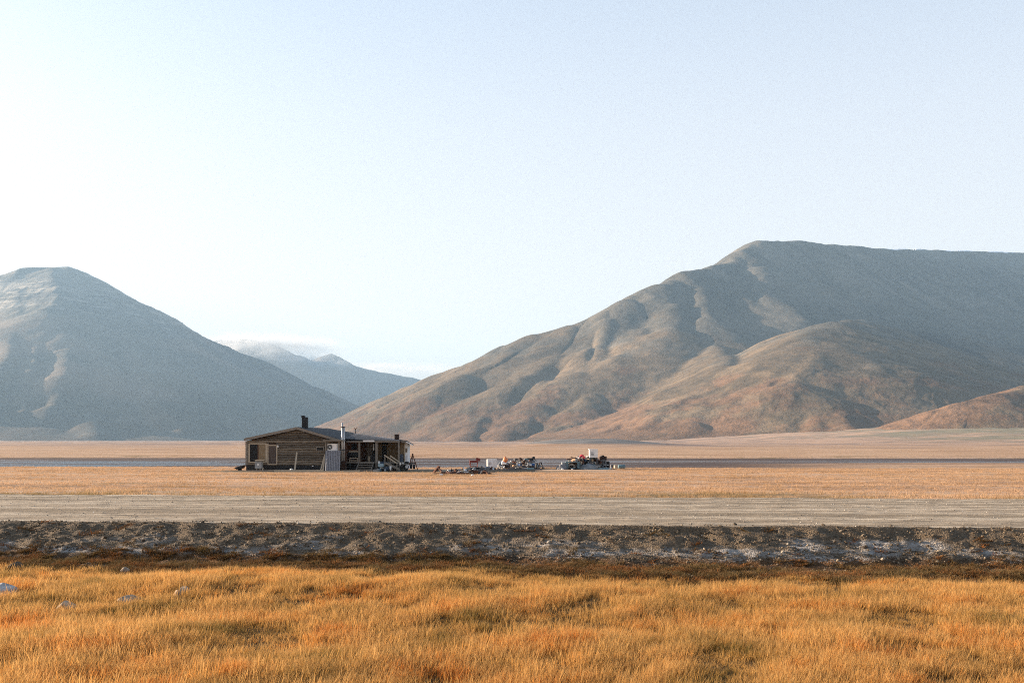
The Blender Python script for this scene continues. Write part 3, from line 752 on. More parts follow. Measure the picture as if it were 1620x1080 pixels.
# meadow beyond the road: short golden tufts, thinning with distance into the ground's own texture
M_MEAD = grass_mat('meadow_grass', [(.24, .165, .08), (.40, .245, .13), (.54, .345, .21), (.59, .39, .25), (.38, .21, .11)], (.20, .12, .05), .12, .4, True)
meads = [tuft('meadow_tuft', 26, .22, .05, .13, .011, .7, M_MEAD, 2, bias=(.1, 0)) for i in range(4)] + [tuft('meadow_tuft', 22, .18, .10, .21, .010, .5, M_MEAD, 2, bias=(.12, 0)) for i in range(2)]
def md(x, y, v):
    d = np.clip(1.15 - v / 160.0, .25, 1) * np.clip(.75 + .6 * fbm(x / 4, v / 2.2, 3, 451), .12, 1)
    hut = (x > -24.5) & (x < 9.5) & (y > 76.5) & (y < 96)
    return d * np.where(hut, .16, 1.0) * (v > 25.9)
x, y, v, r = cover_points(70000, 25.9, 108, .58, md, 51)
s = np.clip(.75 + .35 * fbm(x / 5, v / 3, 3, 453) + r.normal(0, .15, len(x)), .35, 1.6) * np.interp(v, [26, 40, 108], [1, 1.0, 1.25])
rot = np.stack([r.normal(0, .06, len(x)), r.normal(.05, .06, len(x)), r.uniform(0, 6.28, len(x))], -1)
s = s * np.where((x > -24.5) & (x < 9.5) & (y > 76.5) & (y < 96), .6, 1.0)
zz = np.where(v < 27.2, verge_z(x, y), ground_z(x, y))
scatter('meadow_grass', np.stack([x, y, zz - .02], -1), rot, np.stack([s, s, s * .85], -1), r.integers(0, 6, len(x)), meads, 'short golden grass on the plain between road and river')

# ------------------------------------------------------------------ boulders in the near grass
def rock_mat(kind):
    cols = {'streak': ((.52, .51, .49), (.15, .15, .16)), 'pale': ((.56, .45, .33), (.34, .27, .19)), 'grey': ((.46, .38, .29), (.24, .19, .14)),
            'tan': ((.42, .33, .24), (.24, .18, .13)), 'dark': ((.10, .085, .06), (.05, .045, .035))}[kind]
    m, t, b = mat('rock_' + kind, .85, .25); q = NB(t); p = q.obj()
    if kind == 'streak': n = q.noise(q.scale(p, (2.5, 3, 22), (0, 0, 0), (0, .35, 0)), 1, 4, .6)
    else: n = q.noise(p, 9, 6, .65)
    f = q.noise(p, 45, 4, .7)
    c = q.mix(q.mr(n, .40, .62), cols[1], cols[0]); c = q.mix(q.mr(f, .5, .75, 0, .4), c, (.16, .14, .10))
    q.l(c, b.inputs['Base Color']); q.l(q.bump(q.math('ADD', n, q.math('MULTIPLY', f, .4)), .03, .6), b.inputs['Normal'])
    return m
for i, ((rx, ry), (px_, py_, w_, h_, dp, lab, kd)) in enumerate(rock_xy):
    k = ry / FPX * .88; w = w_ * k; h = h_ * k
    bm = bmesh.new(); bmesh.ops.create_icosphere(bm, subdivisions=4, radius=1)
    for q_ in bm.verts:
        c = q_.co.copy(); n = fbm(np.array([c.x * 1.1 + i * 7]), np.array([c.y * 1.1 + c.z * .9 + i * 3]), 3, 600 + i)[0]
        n2 = fbm(np.array([c.x * 4 + i]), np.array([c.y * 4 + c.z * 4]), 3, 700 + i)[0]
        c *= 1 + .22 * n + .035 * n2
        for pl in (Vector((.5, -.4, .77)), Vector((-.6, -.5, .62)), Vector((.1, .8, .6)), Vector((-.2, -.9, .35))):   # a few worn facets
            dd = c.dot(pl.normalized()) - (.74 + .06 * math.sin(i * 3 + pl.x * 9))
            if dd > 0: c -= pl.normalized() * dd * .8
        q_.co = Vector((c.x * w * .55, c.y * w * .5 * dp, c.z * h * .62 + h * .30))
    me = bpy.data.meshes.new('rock'); bm.to_mesh(me); bm.free()
    me.polygons.foreach_set('use_smooth', [True] * len(me.polygons)); me.materials.append(MATS.get('rock_' + kd) or rock_mat(kd))
    o = bpy.data.objects.new('rock', me); link(o)
    o.location = (rx, ry + w * .25, float(bank_z(np.array([rx]), np.array([ry]))[0]) - .01); o.rotation_euler.z = i * 1.7
    tag(o, lab, 'rock')
# ------------------------------------------------------------------ helpers for built things
def cmat(name, col, rough=.8, spec=.3, metal=0.0, vary=.35, sc=6.0, stretch=(1, 1, 1), dark=None, each=False):
    m, t, b = mat(name, rough, spec); q = NB(t)
    n = q.noise(q.scale(q.pos(), tuple(sc * s_ for s_ in stretch)), 1, 5, .65)
    d = dark or tuple(c * .5 for c in col)
    cc = q.mix(q.mr(n, .35, .70, 0, min(1, vary * 2)), col, d)
    if each: cc = q.mix(1.0, cc, q.ramp(q.n('ShaderNodeObjectInfo').outputs['Random'], [(0, (.55, .55, .56)), (.5, (.95, .95, .95)), (1, (1.4, 1.36, 1.3))]), 'MULTIPLY')
    q.l(cc, b.inputs['Base Color'])
    b.inputs['Metallic'].default_value = metal
    q.l(q.bump(n, .02, .4), b.inputs['Normal'])
    return m
WOOD = cmat('weathered_log', (.215, .178, .135), .85, .2, 0, .55, 1.0, (1.5, 9, 16), (.062, .050, .038), True)
WOODG = cmat('grey_timber', (.25, .215, .175), .85, .2, 0, .5, 2.0, (4, 4, 9), (.15, .125, .10))
WOODP = cmat('pale_plank', (.50, .42, .31), .8, .2, 0, .45, 3.0, (2, 6, 9), (.28, .22, .16))
WOODR = cmat('red_brown_board', (.16, .075, .045), .85, .2, 0, .5, 2.0, (2, 2, 12), (.07, .036, .024))
WOODT = cmat('tan_board', (.27, .20, .12), .85, .2, 0, .5, 2.0, (9, 9, 2), (.14, .10, .06))
BLACK = cmat('black_felt', (.018, .017, .018), .7, .3)
FELT = cmat('roofing_felt', (.028, .032, .040), .75, .2, 0, .5, .8, (1, .4, 1), (.018, .020, .024))
WHITE = cmat('white_paint', (.78, .77, .74), .6, .4, 0, .25, 3, (1, 1, 1), (.55, .53, .50))
WHITEB = cmat('chalky_white_board', (.80, .80, .80), .75, .3, 0, .2, 3, (6, 6, 1), (.62, .62, .62))
STEEL = cmat('galvanised_steel', (.55, .54, .52), .5, .5, .6, .4, 3, (6, 6, 1), (.40, .40, .42))
ZINC = cmat('corrugated_zinc', (.30, .32, .36), .5, .4, .35, .5, 3, (8, 8, 1), (.17, .17, .20))
RUST = cmat('rusted_iron', (.13, .055, .032), .85, .3, .2, .5, 6)
REDP = cmat('red_paint', (.22, .040, .032), .6, .4, 0, .4, 6)
GREYP = cmat('grey_paint', (.32, .33, .33), .6, .4, 0, .35, 5)
TEAL = cmat('teal_paint', (.13, .22, .25), .6, .4, 0, .4, 5)
BLUE = cmat('blue_plastic', (.03, .10, .27), .45, .5, 0, .3, 5)
PALEB = cmat('pale_blue_plastic', (.30, .42, .47), .5, .5, 0, .3, 5)
NAVY = cmat('navy_plastic', (.02, .045, .085), .45, .5, 0, .3, 5)
GREEN = cmat('green_plastic', (.03, .10, .06), .5, .5, 0, .3, 5)
ORANGE = cmat('orange_buoy', (.75, .25, .08), .5, .5, 0, .3, 5, (1, 1, 1), (.55, .16, .05))
PEACH = cmat('faded_peach_tarp', (.60, .36, .22), .8, .3, 0, .4, 5)
BROWN = cmat('dark_brown_box', (.05, .026, .018), .8, .3, 0, .4, 6)
CONC = cmat('concrete', (.36, .35, .33), .9, .2, 0, .4, 6)
GLASS = mat('window_glass', .15, .12)[0]; MATS['window_glass'].node_tree.nodes['Principled BSDF'].inputs['Base Color'].default_value = (.010, .011, .013, 1)
SCREEN = cmat('fly_screen', (.10, .075, .062), .8, .2, 0, .4, 8)

def empty(name, loc, rz=0.0, parent=None):
    o = bpy.data.objects.new(name, None); o.empty_display_size = .2
    link(o, parent); o.location = loc; o.rotation_euler = (0, 0, rz)
    return o
def mk(name, v, f, m, parent=None, smooth=False):
    me = bpy.data.meshes.new(name); me.from_pydata([tuple(p) for p in v], [], f); me.materials.append(m)
    if smooth: me.polygons.foreach_set('use_smooth', [True] * len(f))
    bm = bmesh.new(); bm.from_mesh(me); bmesh.ops.recalc_face_normals(bm, faces=bm.faces); bm.to_mesh(me); bm.free()
    return link(bpy.data.objects.new(name, me), parent)
BF = [(0, 1, 3, 2), (4, 6, 7, 5), (0, 4, 5, 1), (2, 3, 7, 6), (0, 2, 6, 4), (1, 5, 7, 3)]
def box(name, x0, x1, y0, y1, z0, z1, m, parent=None, bev=0.0):
    o = mk(name, [(x, y, z) for x in (x0, x1) for y in (y0, y1) for z in (z0, z1)], BF, m, parent)
    if bev:
        bm = bmesh.new(); bm.from_mesh(o.data); bmesh.ops.bevel(bm, geom=bm.edges[:], offset=bev, segments=2, affect='EDGES', profile=.6); bm.to_mesh(o.data); bm.free()
    return o
def bar(name, a, b, w, h, m, parent=None):
    """squared timber from a to b"""
    a, b = Vector(a), Vector(b); d = (b - a).normalized()
    s_ = d.cross(Vector((0, 0, 1)));
    s_ = Vector((1, 0, 0)) if s_.length < 1e-3 else s_.normalized()
    u = s_.cross(d).normalized()
    v = [p + s_ * (i * w / 2) + u * (j * h / 2) for p in (a, b) for i in (-1, 1) for j in (-1, 1)]
    return mk(name, v, BF, m, parent)
def tube(name, pts, rads, m, parent=None, n=12, cap=True):
    """round section along a line with a radius at each point"""
    pts = [Vector(p) for p in pts]; v, f = [], []
    if not isinstance(rads, (list, tuple)): rads = [rads] * len(pts)
    for i, p in enumerate(pts):
        d = (pts[min(i + 1, len(pts) - 1)] - pts[max(i - 1, 0)]).normalized()
        s_ = d.cross(Vector((0, 0, 1))); s_ = Vector((1, 0, 0)) if s_.length < 1e-3 else s_.normalized(); u = s_.cross(d)
        v += [p + (s_ * math.cos(2 * math.pi * k / n) + u * math.sin(2 * math.pi * k / n)) * rads[i] for k in range(n)]
    for i in range(len(pts) - 1):
        for k in range(n): f.append((i * n + k, i * n + (k + 1) % n, (i + 1) * n + (k + 1) % n, (i + 1) * n + k))
    if cap: f += [tuple(range(n)), tuple(range((len(pts) - 1) * n, len(pts) * n))]
    o = mk(name, v, f, m, parent)
    for p_ in o.data.polygons: p_.use_smooth = len(p_.vertices) == 4
    return o
def gz(x, y): return float(ground_z(np.array([x]), np.array([y]))[0])
def spot(px, py):
    """ground point of the plain seen at a point of the picture, and metres per pixel there"""
    y = 85.0
    for _ in range(14): y = .5 * y + .5 * (ZC - gz((px - CX) / FPX * y, y)) * FPX / (py - HY)
    return (px - CX) / FPX * y, y, y / FPX

# ------------------------------------------------------------------ the hut
YAW = R_(-8)
hut = empty('log_hut', ((465 - CX) / FPX * 83.0, 83.0, 0), YAW)
tag(hut, 'weathered log hut with low gable, covered porch and pale end room', 'hut')
MH = Matrix.Translation(hut.location) @ Matrix.Rotation(YAW, 4, 'Z'); MHI = MH.inverted()
_o = MHI @ Vector((0, 0, ZC))
def lp(px, py, dy):
    """hut coordinates of a picture point lying dy metres behind the gable front"""
    d = MHI.to_3x3() @ Vector(((px - CX) / FPX, 1, (HY - py) / FPX))
    t = (dy - _o.y) / d.y
    return _o + d * t
def hbox(name, px0, px1, py0, py1, dy0, dy1, m, parent=hut, bev=0):
    """box whose front face covers a rectangle of the picture at depth dy0"""
    a, b = lp(px0, py1, dy0), lp(px1, py0, dy0)
    return box(name, a.x, b.x, dy0, dy1, a.z, b.z, m, parent, bev)
gl, gr_ = lp(389, 745, 0).x, lp(541, 745, 0).x
rx_, rz_ = lp(470, 679.5, 0).x, lp(470, 679.5, 0).z            # underside of the ridge
ezl, ezr = lp(389, 697.5, 0).z, lp(538, 699, 0).z
def rake(x): return rz_ + (ezl - rz_) * (rx_ - x) / (rx_ - gl) if x < rx_ else rz_ + (ezr - rz_) * (x - rx_) / (gr_ - rx_)
# log courses of the gable wall, each a rounded timber
z = .53; k = 0
while z < rz_ - .03:
    h = .205 + .012 * math.sin(k * 2.3); zt = min(z + h, rz_)
    zc = z + h * .5
    xl = gl if zc < ezl else rx_ - (rx_ - gl) * (rz_ - zc) / (rz_ - ezl)
    xr = gr_ if zc < ezr else rx_ + (gr_ - rx_) * (rz_ - zc) / (rz_ - ezr)
    v, f, n = [], [], 7
    for i in range(9):
        xx = xl + (xr - xl) * i / 8
        for j in range(n):
            a = -math.pi / 2 + math.pi * j / (n - 1); wob = .008 * math.sin(i * 1.9 + k * 3.1)
            top = min(zc + h * .5 * math.sin(a) + wob, rake(xx))
            v.append((xx, -.11 * math.cos(a) ** .6 - .01 * math.sin(k * 5) if abs(a) < 1.55 else 0.0, top))
    for i in range(8):
        for j in range(n - 1): f.append((i * n + j, (i + 1) * n + j, (i + 1) * n + j + 1, i * n + j + 1))
    mk('log', v, f, WOOD, hut, True)
    z += h; k += 1
HD = 11.5
# wall body behind the logs, side and back
v = [(gl + .02, .01, .02), (gr_ - .02, .01, .02), (gr_ - .02, .01, ezr), (rx_, .01, rz_ - .01), (gl + .02, .01, ezl)]; v += [(a, HD, c) for a, b, c in v]
mk('wall', v, [(0, 1, 2, 3, 4), (5, 6, 7, 8, 9), (0, 1, 6, 5), (1, 2, 7, 6), (0, 4, 9, 5)], WOODR, hut)
hbox('plinth', 389.5, 540, 735.3, 747, -.045, .3, BLACK)
for px_ in (390.6,): hbox('corner_board', 388.4, 391.6, 698, 735, -.13, -.09, WOODG)
# roof: two slopes; the far eave of the slope over the porch lies higher than the near one
def slab(name, quad, th, m, parent, nx=6, ny=6):
    a, b, c, d = [Vector(p) for p in quad]; v, f = [], []
    for lay in (0, 1):
        for i in range(nx + 1):
            for j in range(ny + 1):
                s_, t_ = i / nx, j / ny
                p = (a * (1 - s_) + b * s_) * (1 - t_) + (d * (1 - s_) + c * s_) * t_
                v.append((p.x, p.y, p.z - lay * th + .012 * math.sin(i * 2.1 + j * 1.3)))
    N_ = (nx + 1) * (ny + 1); I = lambda i, j, l: l * N_ + i * (ny + 1) + j
    for i in range(nx):
        for j in range(ny):
            f.append((I(i, j, 0), I(i + 1, j, 0), I(i + 1, j + 1, 0), I(i, j + 1, 0))); f.append((I(i, j, 1), I(i, j + 1, 1), I(i + 1, j + 1, 1), I(i + 1, j, 1)))
    for i in range(nx):
        for j in (0, ny): f.append((I(i, j, 0), I(i + 1, j, 0), I(i + 1, j, 1), I(i, j, 1)))
    for j in range(ny):
        for i in (0, nx): f.append((I(i, j, 0), I(i, j + 1, 0), I(i, j + 1, 1), I(i, j, 1)))
    return mk(name, v, f, m, parent)
rf0, rb0 = lp(470, 675.2, -.4), lp(520, 677.3, HD + .3)
el0 = lp(386.5, 693.2, -.4); el1 = Vector((el0.x, HD + .3, el0.z))
er0, er1 = lp(539, 695.0, -.4), lp(561, 684.6, HD + .3)
roof = slab('roof', (el0, rf0, rb0, el1), .13, FELT, hut)
slab('roof_slope', (rf0, er0, er1, rb0), .10, FELT, roof, 8, 10)
wl = er0.lerp(er1, .12)
w0, w1 = lp(633, 697.0, 1.05), lp(628, 694.6, 10.5)
slab('porch_roof', (wl, w0, w1, er1 + Vector((0, 0, -.02))), .08, FELT, roof, 8, 8)
# felt laps laid as battens on the slope
for t_ in (.22, .42, .62, .82):
    a, b = wl.lerp(er1, t_), w0.lerp(w1, t_)
    bar('batten', a + Vector((0, 0, .03)), b + Vector((0, 0, .03)), .09, .03, ZINC, roof)
bar('barge_board', el0 + Vector((0, -.06, -.10)), rf0 + Vector((0, -.06, -.10)), .04, .21, WOODG, hut)
bar('barge_board', rf0 + Vector((0, -.06, -.10)), er0 + Vector((0, -.06, -.12)), .04, .20, WOODG, hut)
hbox('fascia', 548, 632, 697.2, 699.3, .98, 1.03, WOODG)
hbox('fascia', 574, 592, 695.9, 698.6, .92, .97, WHITE).name = 'fascia_patch'
# chimneys and pipes
c = hbox('chimney', 477.2, 485, 659.5, 679, 1.4, 1.85, BLACK, roof, .02)
hbox('chimney_cap', 476.6, 480.2, 657, 660.5, 1.35, 1.8, BLACK, roof)
hbox('chimney', 624, 630, 686.5, 698, 4.2, 4.6, BROWN, roof, .015)
a = lp(562.3, 685.5, 6.0); mast = tube('antenna_mast', [a, a + Vector((0, 0, .32))], .035, BLACK, roof, 8)
for s_ in (-1, 1): tube('antenna_arm', [a + Vector((0, 0, .3)), a + Vector((s_ * .09, 0, .52))], .03, BLACK, roof, 6)
a, b = lp(541.3, 729, -.25), lp(541.3, 668.5, -.25)
pipe = tube('stovepipe', [a, b], .075, STEEL, hut, 16)
tube('stovepipe', [lp(544.2, 729, -.18), lp(544.2, 674.5, -.18)], .07, STEEL, hut, 16)
for py_ in (675, 696, 712):
    c_ = lp(542.6, py_, -.22); box('band', c_.x - .16, c_.x + .16, -.36, -.08, c_.z - .025, c_.z + .025, BLACK, pipe)
hbox('stove_post', 539.6, 546.2, 728.5, 746, -.3, -.06, BROWN)
# openings of the gable
w = hbox('window', 394.8, 420.2, 702.5, 730, -.12, -.09, GLASS)
hbox('curtain', 408.5, 419.8, 703, 729.5, -.128, -.121, WOODT, w)
for q_ in ((393, 395, 701, 731), (420, 422.4, 701, 731), (395, 420, 700.6, 702.4), (395, 420, 730, 731.4)): hbox('frame', *q_, -.16, -.10, WOODP, w)
hbox('mullion', 407.6, 408.8, 702.5, 730, -.15, -.122, WOODR, w)
d_ = hbox('door', 424.4, 437.2, 704.8, 733.5, -.14, -.10, SCREEN)
for q_ in ((423, 424.6, 701, 735), (437, 438.6, 704, 735), (424.6, 437, 733.4, 735), (424.6, 437, 703.4, 705)): hbox('frame', *q_, -.175, -.11, WOODP, d_)
hbox('head_board', 424.6, 437, 701, 703.2, -.13, -.10, BROWN, d_)
hbox('handle', 435.6, 436.4, 718, 720.5, -.20, -.15, BLACK, d_)
w = hbox('window', 501, 511.4, 707.4, 712, -.12, -.09, GLASS)
for q_ in ((499.6, 501, 706.4, 713), (511.4, 512.8, 706.4, 713), (501, 511.4, 706.3, 707.4), (501, 511.4, 712, 713)): hbox('frame', *q_, -.15, -.10, WOODG, w)
lamp_ = hbox('wall_lamp', 438.7, 440.3, 704, 707.2, -.22, -.12, WHITE)
# canopy over the heat pump
hbox('canopy', 510.5, 541, 695.6, 697.4, -1.0, -.1, WOODG); hbox('canopy_post', 514.2, 516, 697.4, 713, -.75, -.68, WOODG); hbox('canopy_post', 535, 537, 697.4, 713, -.75, -.68, WOODG)
# porch: deck, walls, posts
hbox('deck', 546, 634, 730.6, 732.2, 1.0, 4.6, WOODG)
hbox('deck_skirt', 546, 596, 732.2, 746.5, 1.35, 1.5, BLACK)
for j in range(10):                                             # boards of the sheltered walls
    hbox('wall_board', 546.5 + j * 2.2, 548.6 + j * 2.2, 699, 731, 2.0, 2.06, WOODR)
for j in range(6): hbox('wall_board', 577.5 + j * 2.2, 579.6 + j * 2.2, 699, 731, 4.2, 4.25, WOODG)
for j in range(16):
    px_ = 594 + j * 2.5
    if 602 < px_ < 612: continue
    hbox('wall_board', px_, px_ + 2.4, 699, 731, 3.9, 3.95, WOODT)
hbox('partition', 567, 568.6, 699, 731, 2.06, 4.2, WOODR)
hbox('porch_back', 546, 634, 697, 746, 4.6, 4.75, BLACK)
hbox('porch_side', 632.6, 634, 697.5, 731, 2.4, 4.6, WOODT)
dr = hbox('door', 603.4, 612, 704.5, 731, 3.80, 3.86, BLACK)
for q_ in ((602.2, 603.6, 703.5, 731), (612, 613.4, 703.5, 731), (603.6, 612, 703, 704.5)): hbox('frame', *q_, 3.74, 3.80, WOODT, dr)
dr = hbox('door', 570, 576.8, 701, 731, 4.1, 4.16, BLACK); hbox('frame', 576.8, 578, 700, 731, 4.05, 4.1, WOODG, dr)
w = hbox('window', 555.5, 565.5, 702, 711, 1.90, 1.94, GLASS)
for q_ in ((554.4, 555.6, 701, 712), (565.4, 566.6, 701, 712), (555.6, 565.4, 711, 712.2)): hbox('frame', *q_, 1.85, 1.9, WOODR, w)
for px_, wd, pb in ((568.2, 2.6, 731), (595.5, 3.4, 745), (630.6, 2.2, 731)): hbox('post', px_ - wd / 2, px_ + wd / 2, 699.2, pb, 1.05, 1.05 + wd / 19, WOODG)
hbox('downpipe', 590.6, 591.8, 702, 712, 2.2, 2.27, WHITE)
# steps
st = empty('steps', lp(578, 744.5, .2), 0, hut); SI = Vector(st.location)
def rel(v): return Vector(v) - SI
for j in range(5):
    py_ = 732.2 + j * 2.75; dy = 1.0 - j * .27; sh = -(j * 1.15)
    a, b = lp(569.4 + sh, py_, dy) - SI, lp(591 + sh, py_, dy) - SI
    box('tread', a.x, b.x, a.y - .22, a.y, a.z - .045, a.z, WOODG, st)
for px_ in (568.2, 591.6): bar('stringer', lp(px_, 731.5, 1.0) - SI, lp(px_ - 5.2, 745, -.25) - SI, .06, .16, WOODG, st)
st2 = empty('side_steps', lp(622, 740, .6), 0, hut); SI = Vector(st2.location)
for j in range(4):
    a, b = lp(612 + j * 5, 732 + j * 2.3, .9) - SI, lp(618 + j * 5, 732 + j * 2.3, .9) - SI
    box('tread', a.x, b.x, a.y - .8, a.y, a.z - .045, a.z, WOODG, st2)
for dy, p0, p1 in ((.1, (608, 719.6), (629, 733.2)), (.95, (617, 720.4), (632.6, 731))):
    bar('handrail', lp(*p0, dy) - SI, lp(*p1, dy) - SI, .06, .09, WOODP, st2)
    bar('rail_post', lp(p0[0] + 1, p0[1] + 1, dy) - SI, lp(p0[0] + 1, 736, dy) - SI, .07, .07, WOODG, st2)
    bar('rail_post', lp(p1[0] - 1, p1[1] - 1, dy) - SI, lp(p1[0] - 1, 744, dy) - SI, .07, .07, WOODG, st2)
bar('stringer', lp(610, 732, .05) - SI, lp(632, 742.5, .05) - SI, .06, .16, WOODG, st2)
# pale end room with its own pitched roof
a, b = lp(633.5, 731.5, 1.7), lp(639.6, 700, 1.7)
hbox('end_wall', 633.8, 639.8, 699.2, 741, 2.3, 2.9, WOODT)
ew = hbox('end_wall', 639.8, 644.8, 700.2, 741, 2.1, 2.9, WHITEB); ew.name = 'pale_end_wall'
hbox('corner_board', 639.0, 640.6, 700, 741, 2.02, 2.09, WOODP)
w = hbox('window', 641.3, 643.6, 709.5, 714, 2.03, 2.06, SCREEN)
for q_ in ((640.7, 641.4, 708.6, 715), (643.5, 644.3, 708.6, 715), (641.4, 643.5, 708.6, 709.6), (641.4, 643.5, 713.9, 715)): hbox('frame', *q_, 1.99, 2.06, WOODP, w)
er_ = slab('end_roof', (lp(632, 695.4, 1.6), lp(643, 696.6, 1.6), lp(643, 696.2, 3.2), lp(632, 695, 3.2)), .07, FELT, hut, 2, 2)
slab('end_roof', (lp(643, 696.6, 1.6), lp(654.5, 702.6, 1.6), lp(653.5, 702.0, 3.2), lp(643, 696.2, 3.2)), .07, FELT, hut, 2, 2)
bar('barge_board', lp(634.5, 698.2, 1.56), lp(642, 698.6, 1.56), .04, .13, WOODG, hut); bar('barge_board', lp(642.5, 698.6, 1.55), lp(653.6, 703.9, 1.55), .04, .09, WHITE, hut)

# ------------------------------------------------------------------ things on and around the hut
def hthing(name, label, cat, px, py, dy, group=None):
    o = empty(name, MH @ lp(px, py, dy), YAW); tag(o, label, cat, group)
    o['_d'] = 0; del o['_d']
    base = lp(px, py, dy)
    def hb(nm, px0, px1, py0, py1, d0, d1, m, parent=None, bev=0):
        a, b = lp(px0, py1, d0) - base, lp(px1, py0, d0) - base
        return box(nm, a.x, b.x, d0 - base.y, d1 - base.y, a.z, b.z, m, parent or o, bev)
    return o, hb, base
def disc(name, c, r, y, m, parent, n=24, th=.02):
    return tube(name, [(c[0], y, c[1]), (c[0], y - th, c[1])], r, m, parent, n)
o, hb, bs = hthing('heat_pump', 'white outdoor heat pump with round black fan under a small canopy', 'heat pump', 525.5, 713, -.55)
hb('casing', 518, 533, 701.4, 713, -.62, -.28, WHITE, None, .015)
c_ = lp(522, 706.8, -.62) - bs; fan = disc('fan_opening', (c_.x, c_.z), .195, c_.y + .005, BLACK, o)
disc('fan_hub', (c_.x, c_.z), .05, c_.y - .018, WHITE, fan)
for k in range(5):
    a = k * 1.2566; bar('fan_blade', (c_.x + .05 * math.cos(a), c_.y - .022, c_.z + .05 * math.sin(a)), (c_.x + .16 * math.cos(a + .3), c_.y - .022, c_.z + .16 * math.sin(a + .3)), .01, .07, GREYP, fan)
tube('fan_guard', [(c_.x + .2 * math.cos(t), c_.y - .03, c_.z + .2 * math.sin(t)) for t in np.linspace(0, 6.2832, 25)], .008, GREYP, fan, 5, False)
hb('grille', 527.5, 532, 703, 711.5, -.626, -.62, WHITEB)
# corrugated sheet leaning below it
a, b = lp(513.8, 744.6, -.95), lp(538.6, 712.4, -.78); n = 96; v, f = [], []
o = empty('corrugated_sheet', MH @ Vector(((a.x + b.x) / 2, -.95, a.z)), YAW); tag(o, 'ribbed grey corrugated metal sheet standing against the hut wall', 'metal sheet'); mid = (a.x + b.x) / 2
for lay in (0, .012):
    for i in range(n + 1):
        xx = a.x + (b.x - a.x) * i / n - mid; d = .038 * math.sin(i / n * 2 * math.pi * 9)
        v += [(xx, d + lay, 0), (xx, d + lay + .17, b.z - a.z)]
for i in range(n): f += [(2 * i, 2 * i + 2, 2 * i + 3, 2 * i + 1), (2 * (n + 1) + 2 * i, 2 * (n + 1) + 2 * i + 1, 2 * (n + 1) + 2 * i + 3, 2 * (n + 1) + 2 * i + 2)]
mk('sheet', v, f, ZINC, o, True); 
for zz_ in (.35, 1.2): box('rail', a.x - mid, b.x - mid, .06 + zz_ * .1, .09 + zz_ * .1, zz_, zz_ + .06, WOODG, o)
def plank(p0, p1, w, h, m, label, name='plank', cat='plank', group=None):
    p0, p1 = Vector(p0), Vector(p1); o = bar(name, p0 - p0, p1 - p0, w, h, m); o.location = p0
    return tag(o, label, cat, group)
H = lambda px, py, dy: MH @ lp(px, py, dy)
plank(H(466.2, 743.5, -.75), H(469.8, 715.2, -.16), .13, .05, WOODP, 'pale split board leaning alone on the middle of the log wall')
plank(H(507.2, 744.5, -.8), H(513, 722, -.2), .10, .05, WOODP, 'thin bent pole leaning beside the corrugated sheet', 'pole', 'pole')
plank(H(511, 744.5, -.9), H(514, 719, -.3), .12, .06, WOODP, 'wide pale plank leaning against the edge of the corrugated sheet')
o, hb, bs = hthing('electric_cabinet', 'grey electric box with a slanted board roof standing before the big window', 'electric box', 408.5, 746, -1.0)
hb('cabinet', 403.2, 413.6, 729, 740.6, -1.1, -.75, GREYP, None, .01); hb('lid', 403, 417, 726.8, 728.4, -1.25, -.65, WOODP); hb('post', 405, 406.6, 740.6, 747, -1.05, -.98, WOODG); hb('post', 410.4, 412, 740.6, 747, -1.05, -.98, WOODG)
hb('dial', 407, 409.4, 733.2, 736, -1.115, -1.1, WHITE)
bar('brace', lp(416.4, 740, -1.2) - bs, lp(413.2, 750.5, -1.9) - bs, .06, .06, WOODP, o)
# timbers and blocks laid along the front
for i, (p0, p1, dy, w_, m_, lab) in enumerate((
        ((352, 747.0), (432, 746.4), -1.6, .22, WOODG, 'long weathered timber on the ground from beyond the left corner'),
        ((424, 746.2), (512, 746.0), -1.5, .16, WOODP, 'pale timber lying in the middle of the row before the hut'),
        ((508, 747.6), (569, 746.6), -1.9, .17, WOODP, 'bright sawn plank lying before the corrugated sheet and the steps'),
        ((562, 746.6), (590, 746.6), -1.5, .15, WOODG, 'short grey sleeper lying at the foot of the porch steps'))):
    plank(H(*p0, dy) + Vector((0, 0, .09)), H(*p1, dy) + Vector((0, 0, .09)), w_, .15, m_, lab, 'timber', 'timber')
o, hb, bs = hthing('concrete_block', 'grey concrete block beside the foot of the porch post', 'block', 594, 748, -1.5)
hb('block', 590, 598.5, 743.2, 748.4, -1.6, -1.1, CONC, None, .02); hb('cap', 589.6, 599, 742.4, 743.2, -1.62, -1.08, CONC)
for i, (px_, py_, dy, s_, lab) in enumerate(((447, 744.2, -1.2, .11, 'round white stone on the ground left of the leaning board'), (461, 742.6, -.9, .13, 'white stone heaped against the foot of the leaning board'), (494.6, 736.8, -.2, .07, 'small white fitting on the black plinth of the hut'))):
    nm_ = 'white_fitting' if i == 2 else 'white_stone'; o = bpy.data.objects.new(nm_, stone_mesh(nm_, WHITE, 2, 80 + i, (1.1, .8, .8), .12)); link(o); o.location = H(px_, py_, dy); o.scale = (s_,) * 3; tag(o, lab, 'fitting' if i == 2 else 'stone')
o, hb, bs = hthing('tipped_barrow', 'dark tipped barrow tray on the ground by the left corner of the hut', 'barrow', 378, 745, .2)
a0, a1, a2, a3 = lp(370, 739.5, .0) - bs, lp(384.5, 735.6, .0) - bs, lp(382, 740.5, .0) - bs, lp(374, 742.3, .0) - bs
vv = []
for d in (0, .6): vv += [(q_.x, q_.y + d, q_.z) for q_ in (a0, a1, a2, a3)]
mk('tray', vv, [(0, 1, 2, 3), (4, 5, 6, 7), (0, 1, 5, 4), (1, 2, 6, 5), (2, 3, 7, 6), (3, 0, 4, 7)], BLACK, o)
